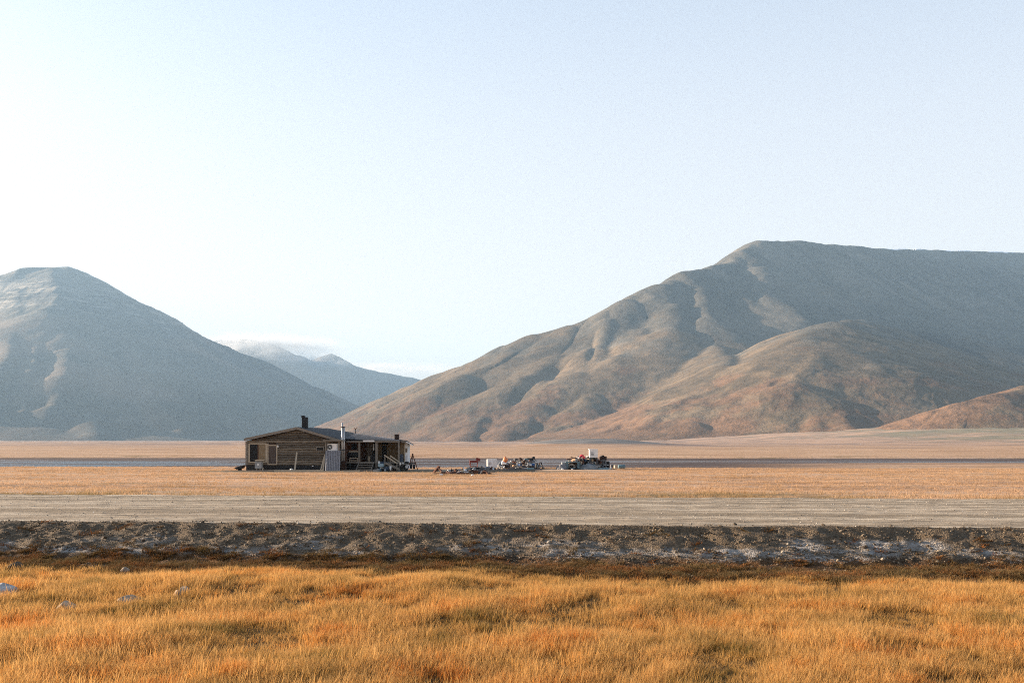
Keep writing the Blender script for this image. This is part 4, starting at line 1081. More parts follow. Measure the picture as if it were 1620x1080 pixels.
hb('leg', 376.4, 377.6, 741, 746, .1, .18, BLACK); hb('leg', 381, 382, 740, 746, .5, .58, BLACK)
c_ = lp(379.4, 743, .3) - bs; tube('wheel', [(c_.x, c_.y - .05, c_.z), (c_.x, c_.y + .05, c_.z)], .15, BLACK, o, 14)
# porch clutter
def hthing1(name, label, cat, px0, px1, py0, py1, d0, d1, m, bev=.01, group=None):
    a, b = lp(px0, py1, d0), lp(px1, py0, d0); base = Vector(((a.x + b.x) / 2, (d0 + d1) / 2, a.z))
    o = box(name, a.x - base.x, b.x - base.x, d0 - base.y, d1 - base.y, 0, b.z - a.z, m, None, bev)
    o.location = MH @ base; o.rotation_euler.z = YAW
    return tag(o, label, cat, group)
def hround(name, label, cat, px, py0, py1, dy, rpx, m, lid=None, taper=1.0, group=None):
    a, b = lp(px, py1, dy), lp(px, py0, dy); r = rpx / 19; h = b.z - a.z
    o = empty(name, MH @ a, YAW); tag(o, label, cat, group)
    tube('body', [(0, 0, 0), (0, 0, h * .5), (0, 0, h)], [r * taper, r * (1 + taper) / 2, r], m, o, 16)
    tube('rim', [(0, 0, h - .02), (0, 0, h + .02)], r * 1.07, lid or m, o, 16)
    return o
o, hb, bs = hthing('boiler', 'dark round boiler tank lying on a pale rack at the porch corner', 'tank', 559.5, 731, 1.5)
tube('tank', [lp(551.5, 719.5, 1.5) - bs, lp(553, 719.5, 1.5) - bs, lp(564.5, 719.5, 1.5) - bs, lp(566, 719.5, 1.5) - bs], [.16, .24, .24, .16], BLACK, o, 16)
for q_ in ((552.6, 553.8, 724, 731.5), (564.8, 566, 724, 731.5)): hb('leg', *q_, 1.3, 1.38, WOODP)
hb('shelf', 553, 566, 723.6, 724.8, 1.25, 1.75, WOODP); hb('shelf', 553, 566, 727.6, 728.8, 1.25, 1.75, WOODP); hb('load', 555, 563.5, 728.8, 731.5, 1.3, 1.7, BROWN)
hthing1('wall_crate', 'tan wooden crate hung on the red porch wall under the window', 'crate', 552, 565.5, 712.6, 716, 1.6, 1.85, WOODP)
hround('wooden_tub', 'pale upright tub standing on the porch deck behind the steps', 'tub', 584.2, 721.4, 730.6, 2.4, 2.1, WOODP)
o, hb, bs = hthing('iron_stove', 'black iron stove on the porch between the pale tub and the post', 'stove', 590, 731, 2.4)
hb('body', 586.6, 593.8, 720, 729.4, 2.2, 2.8, BLACK, None, .02); hb('top_plate', 586, 594.2, 719.2, 720, 2.15, 2.85, BLACK); hb('flue', 588, 589.4, 712, 719.2, 2.45, 2.52, BLACK); hb('leg', 587, 588, 729.4, 731, 2.25, 2.31, BLACK); hb('leg', 592.4, 593.4, 729.4, 731, 2.25, 2.31, BLACK)
hthing1('cool_box', 'pale blue cool box at the foot of the porch post', 'box', 598.2, 606.4, 733.2, 738.2, -.1, .5, PALEB, .02)
hthing1('storage_bin', 'navy storage bin stacked behind the pale blue cool box', 'bin', 600, 611, 730, 742, .55, 1.0, NAVY, .02)
hthing1('white_canister', 'small white canister on top of the navy storage bin', 'canister', 598.4, 600.2, 729.2, 732.8, .1, .3, WHITE)
hround('dark_tub', 'dark blue tub on the ground in front of the cool box', 'tub', 611.5, 738.8, 744.6, -.5, 3.6, NAVY, NAVY, .85)
hround('dark_tub', 'low black basin between the tubs before the side steps', 'basin', 605.6, 740.8, 745.4, -.8, 2.8, BLACK, BLACK, .8)
hround('white_bucket', 'white bucket standing below the handrail of the side steps', 'bucket', 617.8, 737.2, 744.2, -.6, 1.35, WHITE, None, .8)
hround('grey_bucket', 'grey bucket lying low beside the dark blue tub', 'bucket', 609, 742, 746, -1.0, 1.6, GREYP, None, .8)
hround('white_bucket', 'white bucket right at the lower end of the handrail', 'bucket', 633.4, 731.6, 735.6, .2, 1.3, WHITE, None, .8)
hround('white_bucket', 'white bucket against the pale end room, nearer the steps', 'bucket', 637.4, 731.6, 735.4, 1.2, 1.3, WHITE, None, .8)
hround('white_bucket', 'white bucket on the ground before the pale end room', 'bucket', 642.6, 736.4, 741, 1.0, 1.2, WHITE, None, .8)
hround('black_barrel', 'black barrel on its end by the foot of the side steps', 'barrel', 635, 735.2, 741.4, .4, 2.0, BLACK)
hround('black_barrel', 'black barrel below the small window of the end room', 'barrel', 640, 734, 740.6, 1.3, 2.2, BLACK)
hthing1('coal_sack', 'black sack slumped against the pale end wall', 'sack', 640.4, 645.2, 729.8, 733.6, 1.6, 2.0, BLACK, .06)
hthing1('blue_drum', 'dark blue drum standing in the corner behind the last porch post', 'drum', 632.6, 636.2, 718, 731, 1.6, 2.1, NAVY, .06)
hthing1('low_bench', 'low dark bench along the foot of the end room', 'bench', 634, 650, 733.4, 734.6, 1.0, 1.5, WOODG)
# tripod with hanging pot
o, hb, bs = hthing('tripod', 'rusty pole tripod with a crossbar right of the hut', 'tripod', 653, 742, .6)
top = lp(652.8, 718.4, .6) - bs
for p_, dy in (((645.4, 741), .4), ((660.6, 742.4), .2), ((651, 739.6), 1.8)): tube('leg', [lp(*p_, dy) - bs, top + (top - (lp(*p_, dy) - bs)) * .05], .035, RUST, o, 8)
tube('crossbar', [lp(646.6, 732.6, .55) - bs, lp(658, 732.6, .55) - bs], .045, BLACK, o, 8); tube('lashing', [top + Vector((0, 0, -.10)), top + Vector((0, 0, .06))], .07, RUST, o, 8)
hround('cooking_pot', 'black pot standing under the crossbar of the tripod', 'pot', 650.4, 734.6, 741, .6, 1.9, BLACK)
hround('kettle', 'black kettle under the tripod, farther from the hut', 'kettle', 655, 735, 741.2, .7, 1.7, BLACK)
# ------------------------------------------------------------------ scrap heaps on the plain
def jroot(name, label, cat, px, py, rz=0.0, group=None):
    x, y, k = spot(px, py)
    o = empty(name, (x, y, gz(x, y)), rz); tag(o, label, cat, group)
    return o, k
def jbox(name, label, cat, px, py, w, h, d, m, lift=0.0, rz=0.0, tilt=0.0, bev=.02, group=None, up=None):
    """solid item: foot centre in the picture, width and height in pixels, depth in metres; up = row where it rests if stacked"""
    x, y, k = spot(px, py)
    o = box(name, -w * k / 2, w * k / 2, -d / 2, d / 2, 0, h * k, m, None, min(bev, .2 * h * k, .2 * w * k))
    o.location = (x, y, gz(x, y) + lift * k); o.rotation_euler = (0, tilt, rz)
    return tag(o, label, cat, group)
def jbar(name, label, cat, p0, p1, w, h, m, d0=0.0, d1=0.0, group=None, foot=None):
    """timber or beam between two picture points; foot = row of the ground below it, d = metres nearer (-) or farther"""
    x, y, k = spot((p0[0] + p1[0]) / 2, foot or max(p0[1], p1[1]))
    q = [Vector(P(a, b, y + d)) for (a, b), d in ((p0, d0), (p1, d1))]
    o = bar(name, (0, 0, 0), q[1] - q[0], w, h, m); o.location = q[0]
    return tag(o, label, cat, group)
def jdrum(name, label, cat, px, py, r, h, m, lift=0.0, lying=None, group=None, rim=None):
    o, k = jroot(name, label, cat, px, py, 0, group); R = r * k; Hh = h * k
    o.location.z += lift * k
    if lying is None: ax = [(0, 0, t * Hh) for t in (0, .06, .5, .94, 1)]
    else:
        o.rotation_euler.z = lying; ax = [(t * Hh - Hh / 2, 0, R) for t in (0, .06, .5, .94, 1)]
    tube('body', ax, [R * .9, R, R * 1.03, R, R * .9], m, o, 18)
    for t in (.33, .67):
        p = Vector(ax[0]).lerp(Vector(ax[-1]), t); d = (Vector(ax[-1]) - Vector(ax[0])).normalized() * .015
        tube('hoop', [p - d, p + d], R * 1.06, rim or m, o, 18)
    return o
def ball(name, label, cat, px, py, r, m, lift=0.0):
    x, y, k = spot(px, py); bm = bmesh.new(); bmesh.ops.create_uvsphere(bm, u_segments=18, v_segments=12, radius=r * k)
    for v_ in bm.verts: v_.co.z *= 1.06 + .1 * (v_.co.z > 0)
    bmesh.ops.translate(bm, verts=bm.verts, vec=(0, 0, r * k))
    bmesh.ops.create_cone(bm, cap_ends=True, segments=8, radius1=r * k * .25, radius2=r * k * .2, depth=r * k * .3, matrix=Matrix.Translation((0, 0, r * k * 2.25)))
    me = bpy.data.meshes.new(name); bm.to_mesh(me); bm.free(); me.materials.append(m); me.polygons.foreach_set('use_smooth', [True] * len(me.polygons))
    o = bpy.data.objects.new(name, me); link(o); o.location = (x, y, gz(x, y) + lift * k)
    return tag(o, label, cat)
def heap(name, label, cat, px, py, w, h, d, m, lift=0.0, seed=0):
    """crumpled soft heap (tarpaulin, net, sack)"""
    x, y, k = spot(px, py); bm = bmesh.new(); bmesh.ops.create_icosphere(bm, subdivisions=3, radius=1)
    for v_ in bm.verts:
        c = v_.co; n = fbm(np.array([c.x * 1.6 + seed]), np.array([c.y * 1.6 + c.z * 1.3 + seed]), 3, 900 + seed)[0]
        c *= 1 + .30 * n
        v_.co = Vector((c.x * w * k / 2, c.y * d / 2, max(c.z, -.05) * h * k))
    me = bpy.data.meshes.new(name); bm.to_mesh(me); bm.free(); me.materials.append(m); me.polygons.foreach_set('use_smooth', [True] * len(me.polygons))
    o = bpy.data.objects.new(name, me); link(o); o.location = (x, y, gz(x, y) + lift * k)
    return tag(o, label, cat)
NET = cmat('grey_net', (.26, .25, .25), .9, .2, 0, .6, 7); DARKG = cmat('dark_grey_metal', (.09, .09, .10), .6, .4, .3, .4, 6)
SHEETG = cmat('dull_grey_sheet', (.26, .28, .29), .6, .4, .1, .4, 4)
# near heap: rusted beams
jbar('rusted_beam', 'short rusted beam sticking up at the left end of the scrap', 'beam', (685.6, 748.5), (694.6, 737.6), .22, .16, RUST, 0, .3)
jbar('rusted_beam', 'rusted strut sloping down just behind the beam that sticks up', 'beam', (694, 741), (702, 748.6), .12, .12, RUST, .5, 0)
G_ = 'rusted beams lying at the near edge of the scrap'
jbar('rusted_beam', 'longest rusted beam lying flat along the near edge of the scrap', 'beam', (686, 749.6), (742, 748.8), .16, .14, RUST, 0, 0, G_)
jbar('rusted_beam', 'rusted beam ending at the far right of the rusty row', 'beam', (728, 747.4), (776, 748.6), .16, .14, RUST, .4, -.2, G_, 749)
jbar('rusted_beam', 'rusted beam propped so that its middle stands highest in the rusty row', 'beam', (706, 748.6), (730, 745.2), .14, .14, RUST, .6, 1.0, G_, 748)
jbar('rusted_beam', 'rusted rod angled across the right part of the rusty row', 'beam', (760, 748.8), (770, 745.8), .09, .09, RUST, 0, .8, G_, 749)
jbar('rusted_beam', 'rusted rod leaning at the right tip of the rusty row', 'beam', (769, 745.6), (773, 750.4), .10, .08, RUST, .3, -.3, G_, 750)
heap('rusted_scrap', 'flat tangle of rusted iron among the lying beams', 'scrap', 716, 749.2, 30, 3.6, 1.2, RUST, 0, 3)
jbox('pale_block', 'pale block lying before the rusted tangle', 'block', 698, 751.4, 4.4, 2.4, .25, WHITEB)
jbox('white_rag', 'white rag on top of the rusted tangle', 'rag', 719.6, 748, 4.2, 1.6, .3, WHITE, 3.6)
jbox('pale_post', 'white stub post left of the red low sledge', 'post', 728.6, 746, 1.7, 5.2, .1, WHITEB)
jbox('pale_post', 'taller white stub post nearest the red low sledge', 'post', 733.6, 745, 2.0, 6.4, .12, WHITEB)
# red stool frame and sledge
o, k = jroot('red_stand', 'tall red metal stand with a seat shaped top', 'stand', 750.5, 741.4)
for a, b_ in ((-6.6, -.25), (5.4, -.25), (-6.6, .25), (5.4, .25)): bar('leg', (a * k, b_, 0), (a * k * .92, b_ * .8, 11.6 * k), .045, .045, REDP, o)
box('seat', -6.8 * k, 6.2 * k, -.28, .28, 10 * k, 13.4 * k, REDP, o, .03); bar('backrest', (5.2 * k, 0, 13 * k), (6.6 * k, 0, 17 * k), .06, .4, REDP, o); bar('stretcher', (-6.4 * k, -.25, 4.4 * k), (5.2 * k, -.25, 4.4 * k), .035, .035, REDP, o)
bar('stretcher', (-6.4 * k, .25, 7 * k), (5.2 * k, .25, 7 * k), .035, .035, REDP, o); tube('corner_pole', [(-7.2 * k, -.2, 5 * k), (-7.2 * k, -.2, 15.6 * k)], .025, REDP, o, 6)
o, k = jroot('red_sledge', 'low red sledge frame lying at the foot of the red stand', 'sledge', 746, 743.2)
for d in (-.3, .3):
    bar('runner', (-11 * k, d, .05), (9 * k, d, .05), .05, .08, REDP, o); bar('runner_tip', (-11 * k, d, .05), (-13 * k, d, .22), .05, .07, REDP, o)
for t in (-8, -3, 2, 7): bar('slat', (t * k, -.32, .14), (t * k, .32, .14), .14, .04, REDP, o)
# white cabinet
o, k = jroot('white_cabinet', 'white square cabinet with two dark feet beside the red stand', 'cabinet', 778.4, 741.2, R_(6))
box('carcass', -8 * k, 8 * k, -.38, .38, 1.6 * k, 15.4 * k, WHITE, o, .03); box('door', -6.8 * k, 1.0 * k, -.405, -.38, 2.6 * k, 12.6 * k, WHITEB, o)
for t in (-5.6, 4.2): box('foot', (t - 1) * k, (t + 1) * k, -.36, .1, 0, 1.6 * k, BLACK, o)
for q_ in ((-5.6, -4.8, 5.2, 10.6), (-4.8, -1.2, 9.8, 10.6), (-4.8, -1.8, 7.4, 8.1)): box('handle', q_[0] * k, q_[1] * k, -.425, -.405, q_[2] * k, q_[3] * k, GREYP, o)
# timbers under the heap
for i, (p0, p1, m_, w_, lab) in enumerate((
        ((736, 744.6), (775, 742.6), DARKG, .20, 'dark timber lying from the white posts to the white cabinet'), ((752, 745.4), (800, 743.4), WOODG, .15, 'grey plank lying in front of the white cabinet'),
        ((775, 743.2), (818, 742.2), DARKG, .22, 'dark sleeper below the orange buoy'), ((800, 744.4), (846, 743.6), WOODG, .14, 'weathered board along the front of the blue barrels'),
        ((812, 742.0), (858, 742.8), DARKG, .18, 'dark timber running out below the trestle'), ((832, 740.4), (850, 740.2), WOODP, .10, 'bright batten across the front of the right blue barrel'))):
    jbar('timber', lab, 'timber', p0, p1, w_, .14, m_, 0, .3, None, max(p0[1], p1[1]) + .8)
ball('orange_buoy', 'round orange buoy on top of the mixed scrap heap', 'buoy', 799.4, 740.6, 4.0, ORANGE, 9.4)
ball('white_buoy', 'white buoy lying just under the orange buoy', 'buoy', 795.8, 740.6, 3.2, WHITE, 5.2)
heap('net_heap', 'grey heap of net behind the white cabinet', 'net', 790.6, 741, 10, 8.4, 1.0, NET, 0, 11)
heap('net_heap', 'brown black tangle under the white buoy', 'net', 801, 741, 17, 7.5, 1.0, BROWN, 0, 13)
jbar('pale_plank', 'white plank slanting down across the heap from the orange buoy', 'plank', (806.6, 730.6), (795.6, 740.6), .10, .10, WHITE, .0, -.5, None, 741.4)
jbar('wooden_stump', 'pale tan stump standing upright in the middle of the heap', 'stump', (808.4, 740.4), (808.2, 732.4), .12, .12, WOODP, -.4, -.4, None, 741.4)
jbar('pale_plank', 'long faded plank slanting up over the heap towards the black engine', 'plank', (803, 733), (826, 727.4), .16, .06, WOODP, .4, .8, None, 741)
jbar('grey_pole', 'grey pole sloping across the top of the heap', 'pole', (806, 730.4), (843, 728.4), .07, .07, WOODG, .9, .9, None, 741)
heap('scrap_mound', 'dark mound of scrap filling the middle of the heap', 'scrap', 817, 741, 22, 9.4, 1.3, DARKG, 0, 17)
jbox('pink_crate', 'dull pink box wedged in the middle of the heap', 'box', 812.6, 741.6, 4.2, 4, .4, PEACH, 3.4, .3, .2)
jbox('white_jug', 'white jug standing beside the left blue barrel', 'jug', 818.4, 741.4, 2.2, 4.4, .15, WHITE, 5)
jbox('white_jug', 'white jug perched on the left blue barrel', 'jug', 822.4, 741.4, 2.4, 3, .18, WHITE, 8.2, .2)
jdrum('blue_barrel', 'blue barrel lying left of the other blue barrel', 'barrel', 825.4, 741.2, 3.6, 9, BLUE, 2.2, .15)
jbox('green_crate', 'dark green crate left of and below the blue barrels', 'crate', 818.6, 741.8, 6.4, 5.2, .5, GREEN, 0)
jdrum('blue_barrel', 'larger blue barrel lying below the black engine', 'barrel', 840.2, 741.8, 4.0, 11.6, BLUE, 1.4, -.1)
jbox('blue_grey_crate', 'blue grey crate on the ground before the larger blue barrel', 'crate', 839.6, 744.2, 10.4, 4.4, .5, TEAL)
jbar('rusted_lever', 'brown rusted lever poking up left of the black engine', 'lever', (823.4, 723.4), (827.6, 729), .14, .10, RUST, .3, .3, None, 741)
heap('grey_tarp', 'crumpled grey tarpaulin on the top of the heap', 'tarpaulin', 836, 741, 22, 6.2, 1.1, NET, 9.6, 23)
o, k = jroot('outboard_engine', 'black engine lying on top of the right end of the heap', 'engine', 840, 741.2)
box('block', -6 * k, 4 * k, -.3, .3, 13.4 * k, 17 * k, BLACK, o, .04); box('cowl', 2 * k, 6.2 * k, -.25, .25, 15.6 * k, 19.2 * k, BLACK, o, .05); bar('shaft', (5 * k, 0, 16 * k), (9 * k, 0, 12 * k), .14, .10, GREYP, o); box('plate', -6.6 * k, -3 * k, -.32, .1, 12.4 * k, 14 * k, WHITEB, o)
heap('dark_sack', 'black sack right of the larger blue barrel', 'sack', 848.8, 741.6, 8, 10, .8, BLACK, 0, 29)
o, k = jroot('trestle', 'dark wooden trestle with a pale panel at the right end of the near heap', 'trestle', 855, 741.8)
for s_, d in ((-1, -.3), (1, -.3), (-1, .3), (1, .3)): bar('leg', (s_ * 4.4 * k, d, 0), (s_ * 1.0 * k, d * .4, 10.4 * k), .07, .07, BROWN, o)
box('top', -2 * k, 2 * k, -.4, .4, 10 * k, 11 * k, BROWN, o); box('panel', -5.2 * k, 1.6 * k, -.05, .05, 3.4 * k, 6.6 * k, PALEB, o)
jbar('light_pole', 'light pole leaning outwards from the trestle', 'pole', (856, 735), (861.6, 741.6), .07, .07, WOODG, -.2, -.4, None, 742)
# far heap
o, k = jroot('teal_trailer', 'teal box trailer with a dark open side at the left of the far heap', 'trailer', 906, 742.0)
box('floor', -11 * k, 10 * k, -.7, .7, 1.4 * k, 2.6 * k, TEAL, o); box('side', -11 * k, -7.6 * k, -.7, -.62, 2.6 * k, 11 * k, TEAL, o); box('side', 6.6 * k, 10 * k, -.7, -.62, 2.6 * k, 11 * k, TEAL, o)
box('back', -11 * k, 10 * k, .62, .7, 2.6 * k, 11 * k, BLACK, o); box('top_rail', -11.4 * k, 10.4 * k, -.74, .74, 11 * k, 12 * k, TEAL, o)
for t in (-6, 5): tube('wheel', [(t * k, -.78, 1.8 * k), (t * k, -.62, 1.8 * k)], 1.8 * k, BLACK, o, 14)
jbox('pale_crate', 'pale grey crate standing at the left end of the far heap', 'crate', 892.4, 742, 7.6, 4, .6, SHEETG, 7.2, .1)
heap('scrap_mound', 'olive grey mound under the pale grey crate', 'scrap', 889, 742.2, 17, 7.6, 1.2, NET, 0, 31)
for i, (p0, p1, m_, lab) in enumerate((((914, 738.6), (946, 739.4), SHEETG, 'bent grey sheet leaning low in the middle of the far heap'), ((936, 740.4), (966, 741.6), PALEB, 'pale blue strip lying at the front of the far heap'),
        ((900, 741.8), (940, 741.4), SHEETG, 'long grey board along the foot of the teal trailer'), ((920, 736.2), (950, 737.2), GREYP, 'grey panel lying below the black tyre'))):
    jbar('sheet_strip', lab, 'sheet', p0, p1, .5, .16 if i else .3, m_, 0, -.2, None, 742.2)
heap('scrap_mound', 'grey mound of scrap at the core of the far heap', 'scrap', 930, 742.2, 36, 10, 1.6, SHEETG, 0, 37)
heap('peach_tarp', 'faded peach tarpaulin spread on the far heap beside the red bag', 'tarpaulin', 913, 742, 17, 7.6, 1.2, PEACH, 11, 41)
jbar('brown_pole', 'brown pole lying across the top left of the far heap', 'pole', (896.6, 726.4), (913.6, 723.8), .10, .09, RUST, 0, .3, None, 742)
jbar('pale_plank', 'pale plank lying under the brown pole of the far heap', 'plank', (899, 729), (918, 727.6), .12, .08, WOODP, -.2, 0, None, 742)
REDB = cmat('red_cloth', (.42, .035, .055), .8, .3, 0, .4, 6)
heap('red_bag', 'crumpled red bag on top of the far heap', 'bag', 921, 742, 9, 6.4, .7, REDB, 17, 43)
jbox('white_rag', 'small white rag hanging on the red bag', 'rag', 922, 742, 1.9, 2.8, .1, WHITE, 17.8, 0, .3)
heap('navy_bag', 'dark navy bag right below the red bag', 'bag', 926, 742, 8, 6, .7, NAVY, 13, 47)
def tyre(label, px, py, r, lift, yaw):
    o, k = jroot('tyre', label, 'tyre', px, py); o.location.z += lift * k + r * k; o.rotation_euler.z = yaw
    R = r * k; v, f, n, q_ = [], [], 22, 8
    for i in range(n):
        a = 2 * math.pi * i / n
        for j in range(q_):
            b = 2 * math.pi * j / q_; rr = R * .78 + R * .24 * math.cos(b); v.append((rr * math.cos(a), R * .26 * math.sin(b), rr * math.sin(a)))
    for i in range(n):
        for j in range(q_): f.append((i * q_ + j, ((i + 1) % n) * q_ + j, ((i + 1) % n) * q_ + (j + 1) % q_, i * q_ + (j + 1) % q_))
    mk('tread', v, f, BLACK, o, True); tube('rim', [(0, -.05, 0), (0, .05, 0)], R * .52, DARKG, o, 16)
tyre('black tyre standing on edge beside the teal drum', 927.2, 742, 3.6, 8.6, .2)
tyre('black tyre standing higher, right of the red bag', 930, 742, 2.8, 12, -.3)
jdrum('teal_drum', 'pale teal drum standing in the middle of the far heap', 'drum', 934, 742, 2.9, 7, PALEB, 10.8)
o, k = jroot('white_tank', 'white square tank with dark slots standing on top of the far heap', 'tank', 938.6, 742.2)
box('shell', -6.6 * k, 6.6 * k, -.38, .38, 18.8 * k, 31.6 * k, WHITE, o, .03); box('rim', -7.1 * k, 7.1 * k, -.4, .4, 31.4 * k, 32.2 * k, WHITEB, o)
for q_ in ((-4.4, -.4, 26, 27.6), (-4.4, .4, 22.6, 25)): box('slot', q_[0] * k, q_[1] * k, -.392, -.378, q_[2] * k, q_[3] * k, GREYP, o)
for t in (-5.6, 5.6): box('leg', (t - .8) * k, (t + .8) * k, -.36, .36, 0, 18.8 * k, DARKG, o)
heap('brown_sack', 'brown sack squeezed under the white tank', 'sack', 942.6, 742, 8, 5.4, .7, BROWN, 12.4, 53)
o, k = jroot('wire_cage', 'grey frame cage with dark inside holding up the brown box', 'cage', 951, 741.6)
box('load', -6 * k, 6 * k, -.3, .34, .4 * k, 13 * k, DARKG, o)
for t in (-7, 7):
    for d in (-.42, .42): bar('upright', (t * k, d, 0), (t * k, d, 14 * k), .09, .09, SHEETG, o)
for hh in (1, 7, 13.6):
    for d in (-.42, .42): bar('rail', (-7 * k, d, hh * k), (7 * k, d, hh * k), .06, .07, SHEETG, o)
for t in (-3.5, 0, 3.5): bar('wire', (t * k, -.42, 1 * k), (t * k, -.42, 13.6 * k), .03, .03, SHEETG, o)
jbox('brown_box', 'dark brown box with a ragged top on the grey cage', 'box', 953.6, 741.6, 10.6, 6, .7, BROWN, 14.2, .1)
jbox('black_bundle', 'small black bundle on the lid of the dark brown box', 'bundle', 953, 741.6, 4, 1.6, .4, BLACK, 20.2, .3)
jdrum('black_drum', 'black drum standing at the right end of the far heap', 'drum', 961.8, 741.8, 2.6, 12.4, BLACK)
jdrum('grey_drum', 'short dark grey keg right of the black drum', 'keg', 968, 741, 2.8, 6.4, DARKG)
ball('white_buoy', 'small white ball on the ground at the foot of the black drum', 'ball', 966.8, 741.4, 1.3, WHITE)
jbox('pale_box', 'cream box lying between the keg and the blue grey barrel', 'box', 974.4, 740.6, 5.4, 5.4, .5, WOODP, 0, .2)
jdrum('blue_grey_barrel', 'blue grey barrel lying apart at the right of the far heap', 'barrel', 983.4, 740.8, 3.1, 11, TEAL, 0, .08)
for i, (px_, py_, s_, lab) in enumerate(((889.6, 742.4, .12, 'white stone before the left end of the far heap'), (893.4, 741, .09, 'smaller white stone beside the pale grey crate'), (905.4, 742.8, .08, 'white scrap on the ground below the teal trailer'),
        (782, 746, .07, 'white pebble on the ground before the white cabinet'), (747.6, 752, .08, 'pale stone on the grass right of the rusted tangle'))):
    x, y, k = spot(px_, py_); o = bpy.data.objects.new('white_stone', stone_mesh('white_stone', WHITE, 2, 180 + i, (1.1, .8, .8), .12)); link(o); o.location = (x, y, gz(x, y) + s_ * .4); o.scale = (s_,) * 3; tag(o, lab, 'stone')

# loose unsortable bits lying in and around the heaps
def debris(name, label, boxes, n, seed, mats):
    r = np.random.default_rng(seed); v, f, mi = [], [], []
    SP = {(b[0], b[2]): spot((b[0] + b[1]) / 2, b[2]) for b in boxes}
    for i in range(n):
        px0, px1, py, top = boxes[r.integers(len(boxes))]
        px_ = px0 + (px1 - px0) * r.beta(2, 2); x, y, k = SP[(px0, py)]; x = (px_ - CX) / FPX * y
        u = abs(px_ - (px0 + px1) / 2) / ((px1 - px0) / 2); hgt = (py - top) * k * max(0, 1 - u ** 2) * r.uniform() ** 1.3
        d = Vector(r.normal(0, 1, 3) * np.array([1, .6, .45])).normalized(); L = r.uniform(.12, .75); w_ = r.uniform(.02, .10); t_ = r.uniform(.015, .08)
        if r.uniform() < .35: L, w_, t_ = r.uniform(.15, .35), r.uniform(.12, .3), r.uniform(.08, .25)
        c = Vector((x, y + r.normal(0, .35), gz(x, y) + hgt + .05)); s_ = d.cross(Vector((0, 0, 1))).normalized(); u_ = s_.cross(d)
        b0 = len(v); v += [c + d * (a * L / 2) + s_ * (b * w_ / 2) + u_ * (e * t_ / 2) for a in (-1, 1) for b in (-1, 1) for e in (-1, 1)]
        f += [tuple(q_ + b0 for q_ in fc) for fc in BF]; mi += [int(r.integers(len(mats)))] * 6
    o = mk(name, v, f, mats[0]); o['kind'] = 'stuff'; o['label'] = label
    for m_ in mats[1:]: o.data.materials.append(m_)
    o.data.polygons.foreach_set('material_index', mi)
MIXB = [RUST, DARKG, WOODG, BROWN, BLACK, SHEETG, WOODP, NET, TEAL, WHITEB, DARKG, RUST]
debris('scrap_debris', 'tangle of small scrap pieces in the near heap', [(786, 858, 742, 726), (735, 790, 744, 740), (700, 776, 749, 745)], 330, 5, MIXB)
debris('scrap_debris', 'tangle of small scrap pieces in the far heap', [(886, 966, 742, 722), (895, 930, 742, 724)], 260, 6, MIXB)
debris('scrap_debris', 'litter of small pieces on the ground beside the porch', [(596, 650, 744, 738), (598, 632, 745, 737)], 120, 7, MIXB)
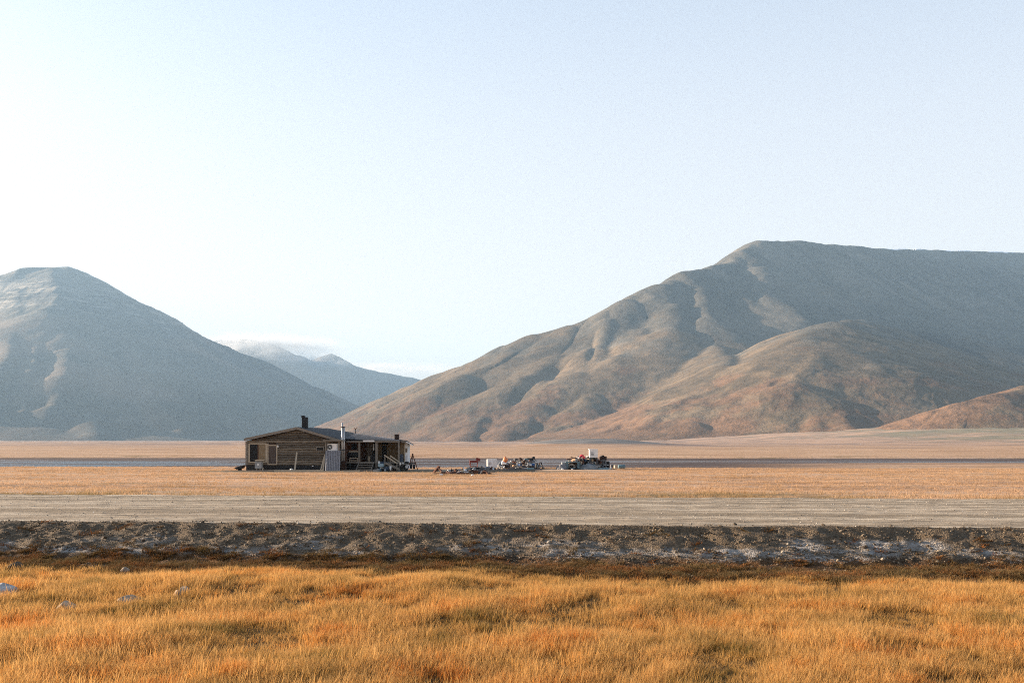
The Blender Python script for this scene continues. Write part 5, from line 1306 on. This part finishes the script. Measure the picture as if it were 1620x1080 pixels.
# ------------------------------------------------------------------ haze in the valley air
HAZE = 5.5e-5
bm = bmesh.new(); bmesh.ops.create_cube(bm, size=1.0)
me = bpy.data.meshes.new('haze'); bm.to_mesh(me); bm.free()
hz = bpy.data.objects.new('haze', me); link(hz)
x0, x1, y0, y1, z0, z1 = -17600, 17600, -60, 15900, -16, 1420
hz.scale = (x1 - x0, y1 - y0, z1 - z0); hz.location = ((x0 + x1) / 2, (y0 + y1) / 2, (z0 + z1) / 2)
mh = bpy.data.materials.new('valley_haze'); mh.use_nodes = True
nt = mh.node_tree; nt.nodes.remove(nt.nodes['Principled BSDF'])
pv = nt.nodes.new('ShaderNodeVolumePrincipled')
pv.inputs['Color'].default_value = (.47, .73, 1.0, 1); pv.inputs['Density'].default_value = HAZE; pv.inputs['Anisotropy'].default_value = 0.1
nt.links.new(pv.outputs[0], nt.nodes['Material Output'].inputs['Volume'])
me.materials.append(mh)
hz['kind'] = 'stuff'; hz['label'] = 'pale blue haze filling the valley air'

# ------------------------------------------------------------------ low cloud caught on the far ridge
def mist(name, label, px, py, Y, w, h, d, dens, seed):
    bm = bmesh.new(); bmesh.ops.create_icosphere(bm, subdivisions=3, radius=1)
    me = bpy.data.meshes.new(name); bm.to_mesh(me); bm.free()
    o = link(bpy.data.objects.new(name, me)); k = Y / FPX
    o.location = P(px, py, Y); o.scale = (w * k / 2, d, h * k / 2)
    m = bpy.data.materials.new(name); m.use_nodes = True; t = m.node_tree; t.nodes.remove(t.nodes['Principled BSDF']); q = NB(t)
    v = t.nodes.new('ShaderNodeVolumePrincipled'); v.inputs['Color'].default_value = (.97, .98, 1, 1); v.inputs['Anisotropy'].default_value = .2
    p = q.obj(); ln = q.n('ShaderNodeVectorMath', operation='LENGTH'); q.l(p, ln.inputs[0])
    n = q.noise(q.scale(p, (3.4, 3.0, 1.3), (seed, 0, 0)), 1, 5, .65, .6)
    f = q.math('MULTIPLY', q.mr(ln.outputs['Value'], 1.0, .15, 0, 1, True), q.mr(n, .42, .66, 0, 1, True))
    q.l(q.math('MULTIPLY', f, dens), v.inputs['Density']); q.l(v.outputs[0], t.nodes['Material Output'].inputs['Volume'])
    me.materials.append(m); o['kind'] = 'stuff'; o['label'] = label
mist('mist', 'white cloud draped over the far ridge above the hut', 410, 553, 10800, 340, 62, 650, 6e-3, 1.0)
mist('mist', 'thin wisp of cloud on the small pointed far peak', 508, 574, 11350, 120, 34, 380, 6e-3, 4.0)
mist('mist', 'faint grey wisp of cloud left of the right summit', 1072, 416, 4700, 90, 40, 120, 6e-4, 7.0)
mist('mist', 'thin low cloud layer lying behind the far ridge', 620, 583, 13800, 330, 22, 700, 3e-3, 9.0)
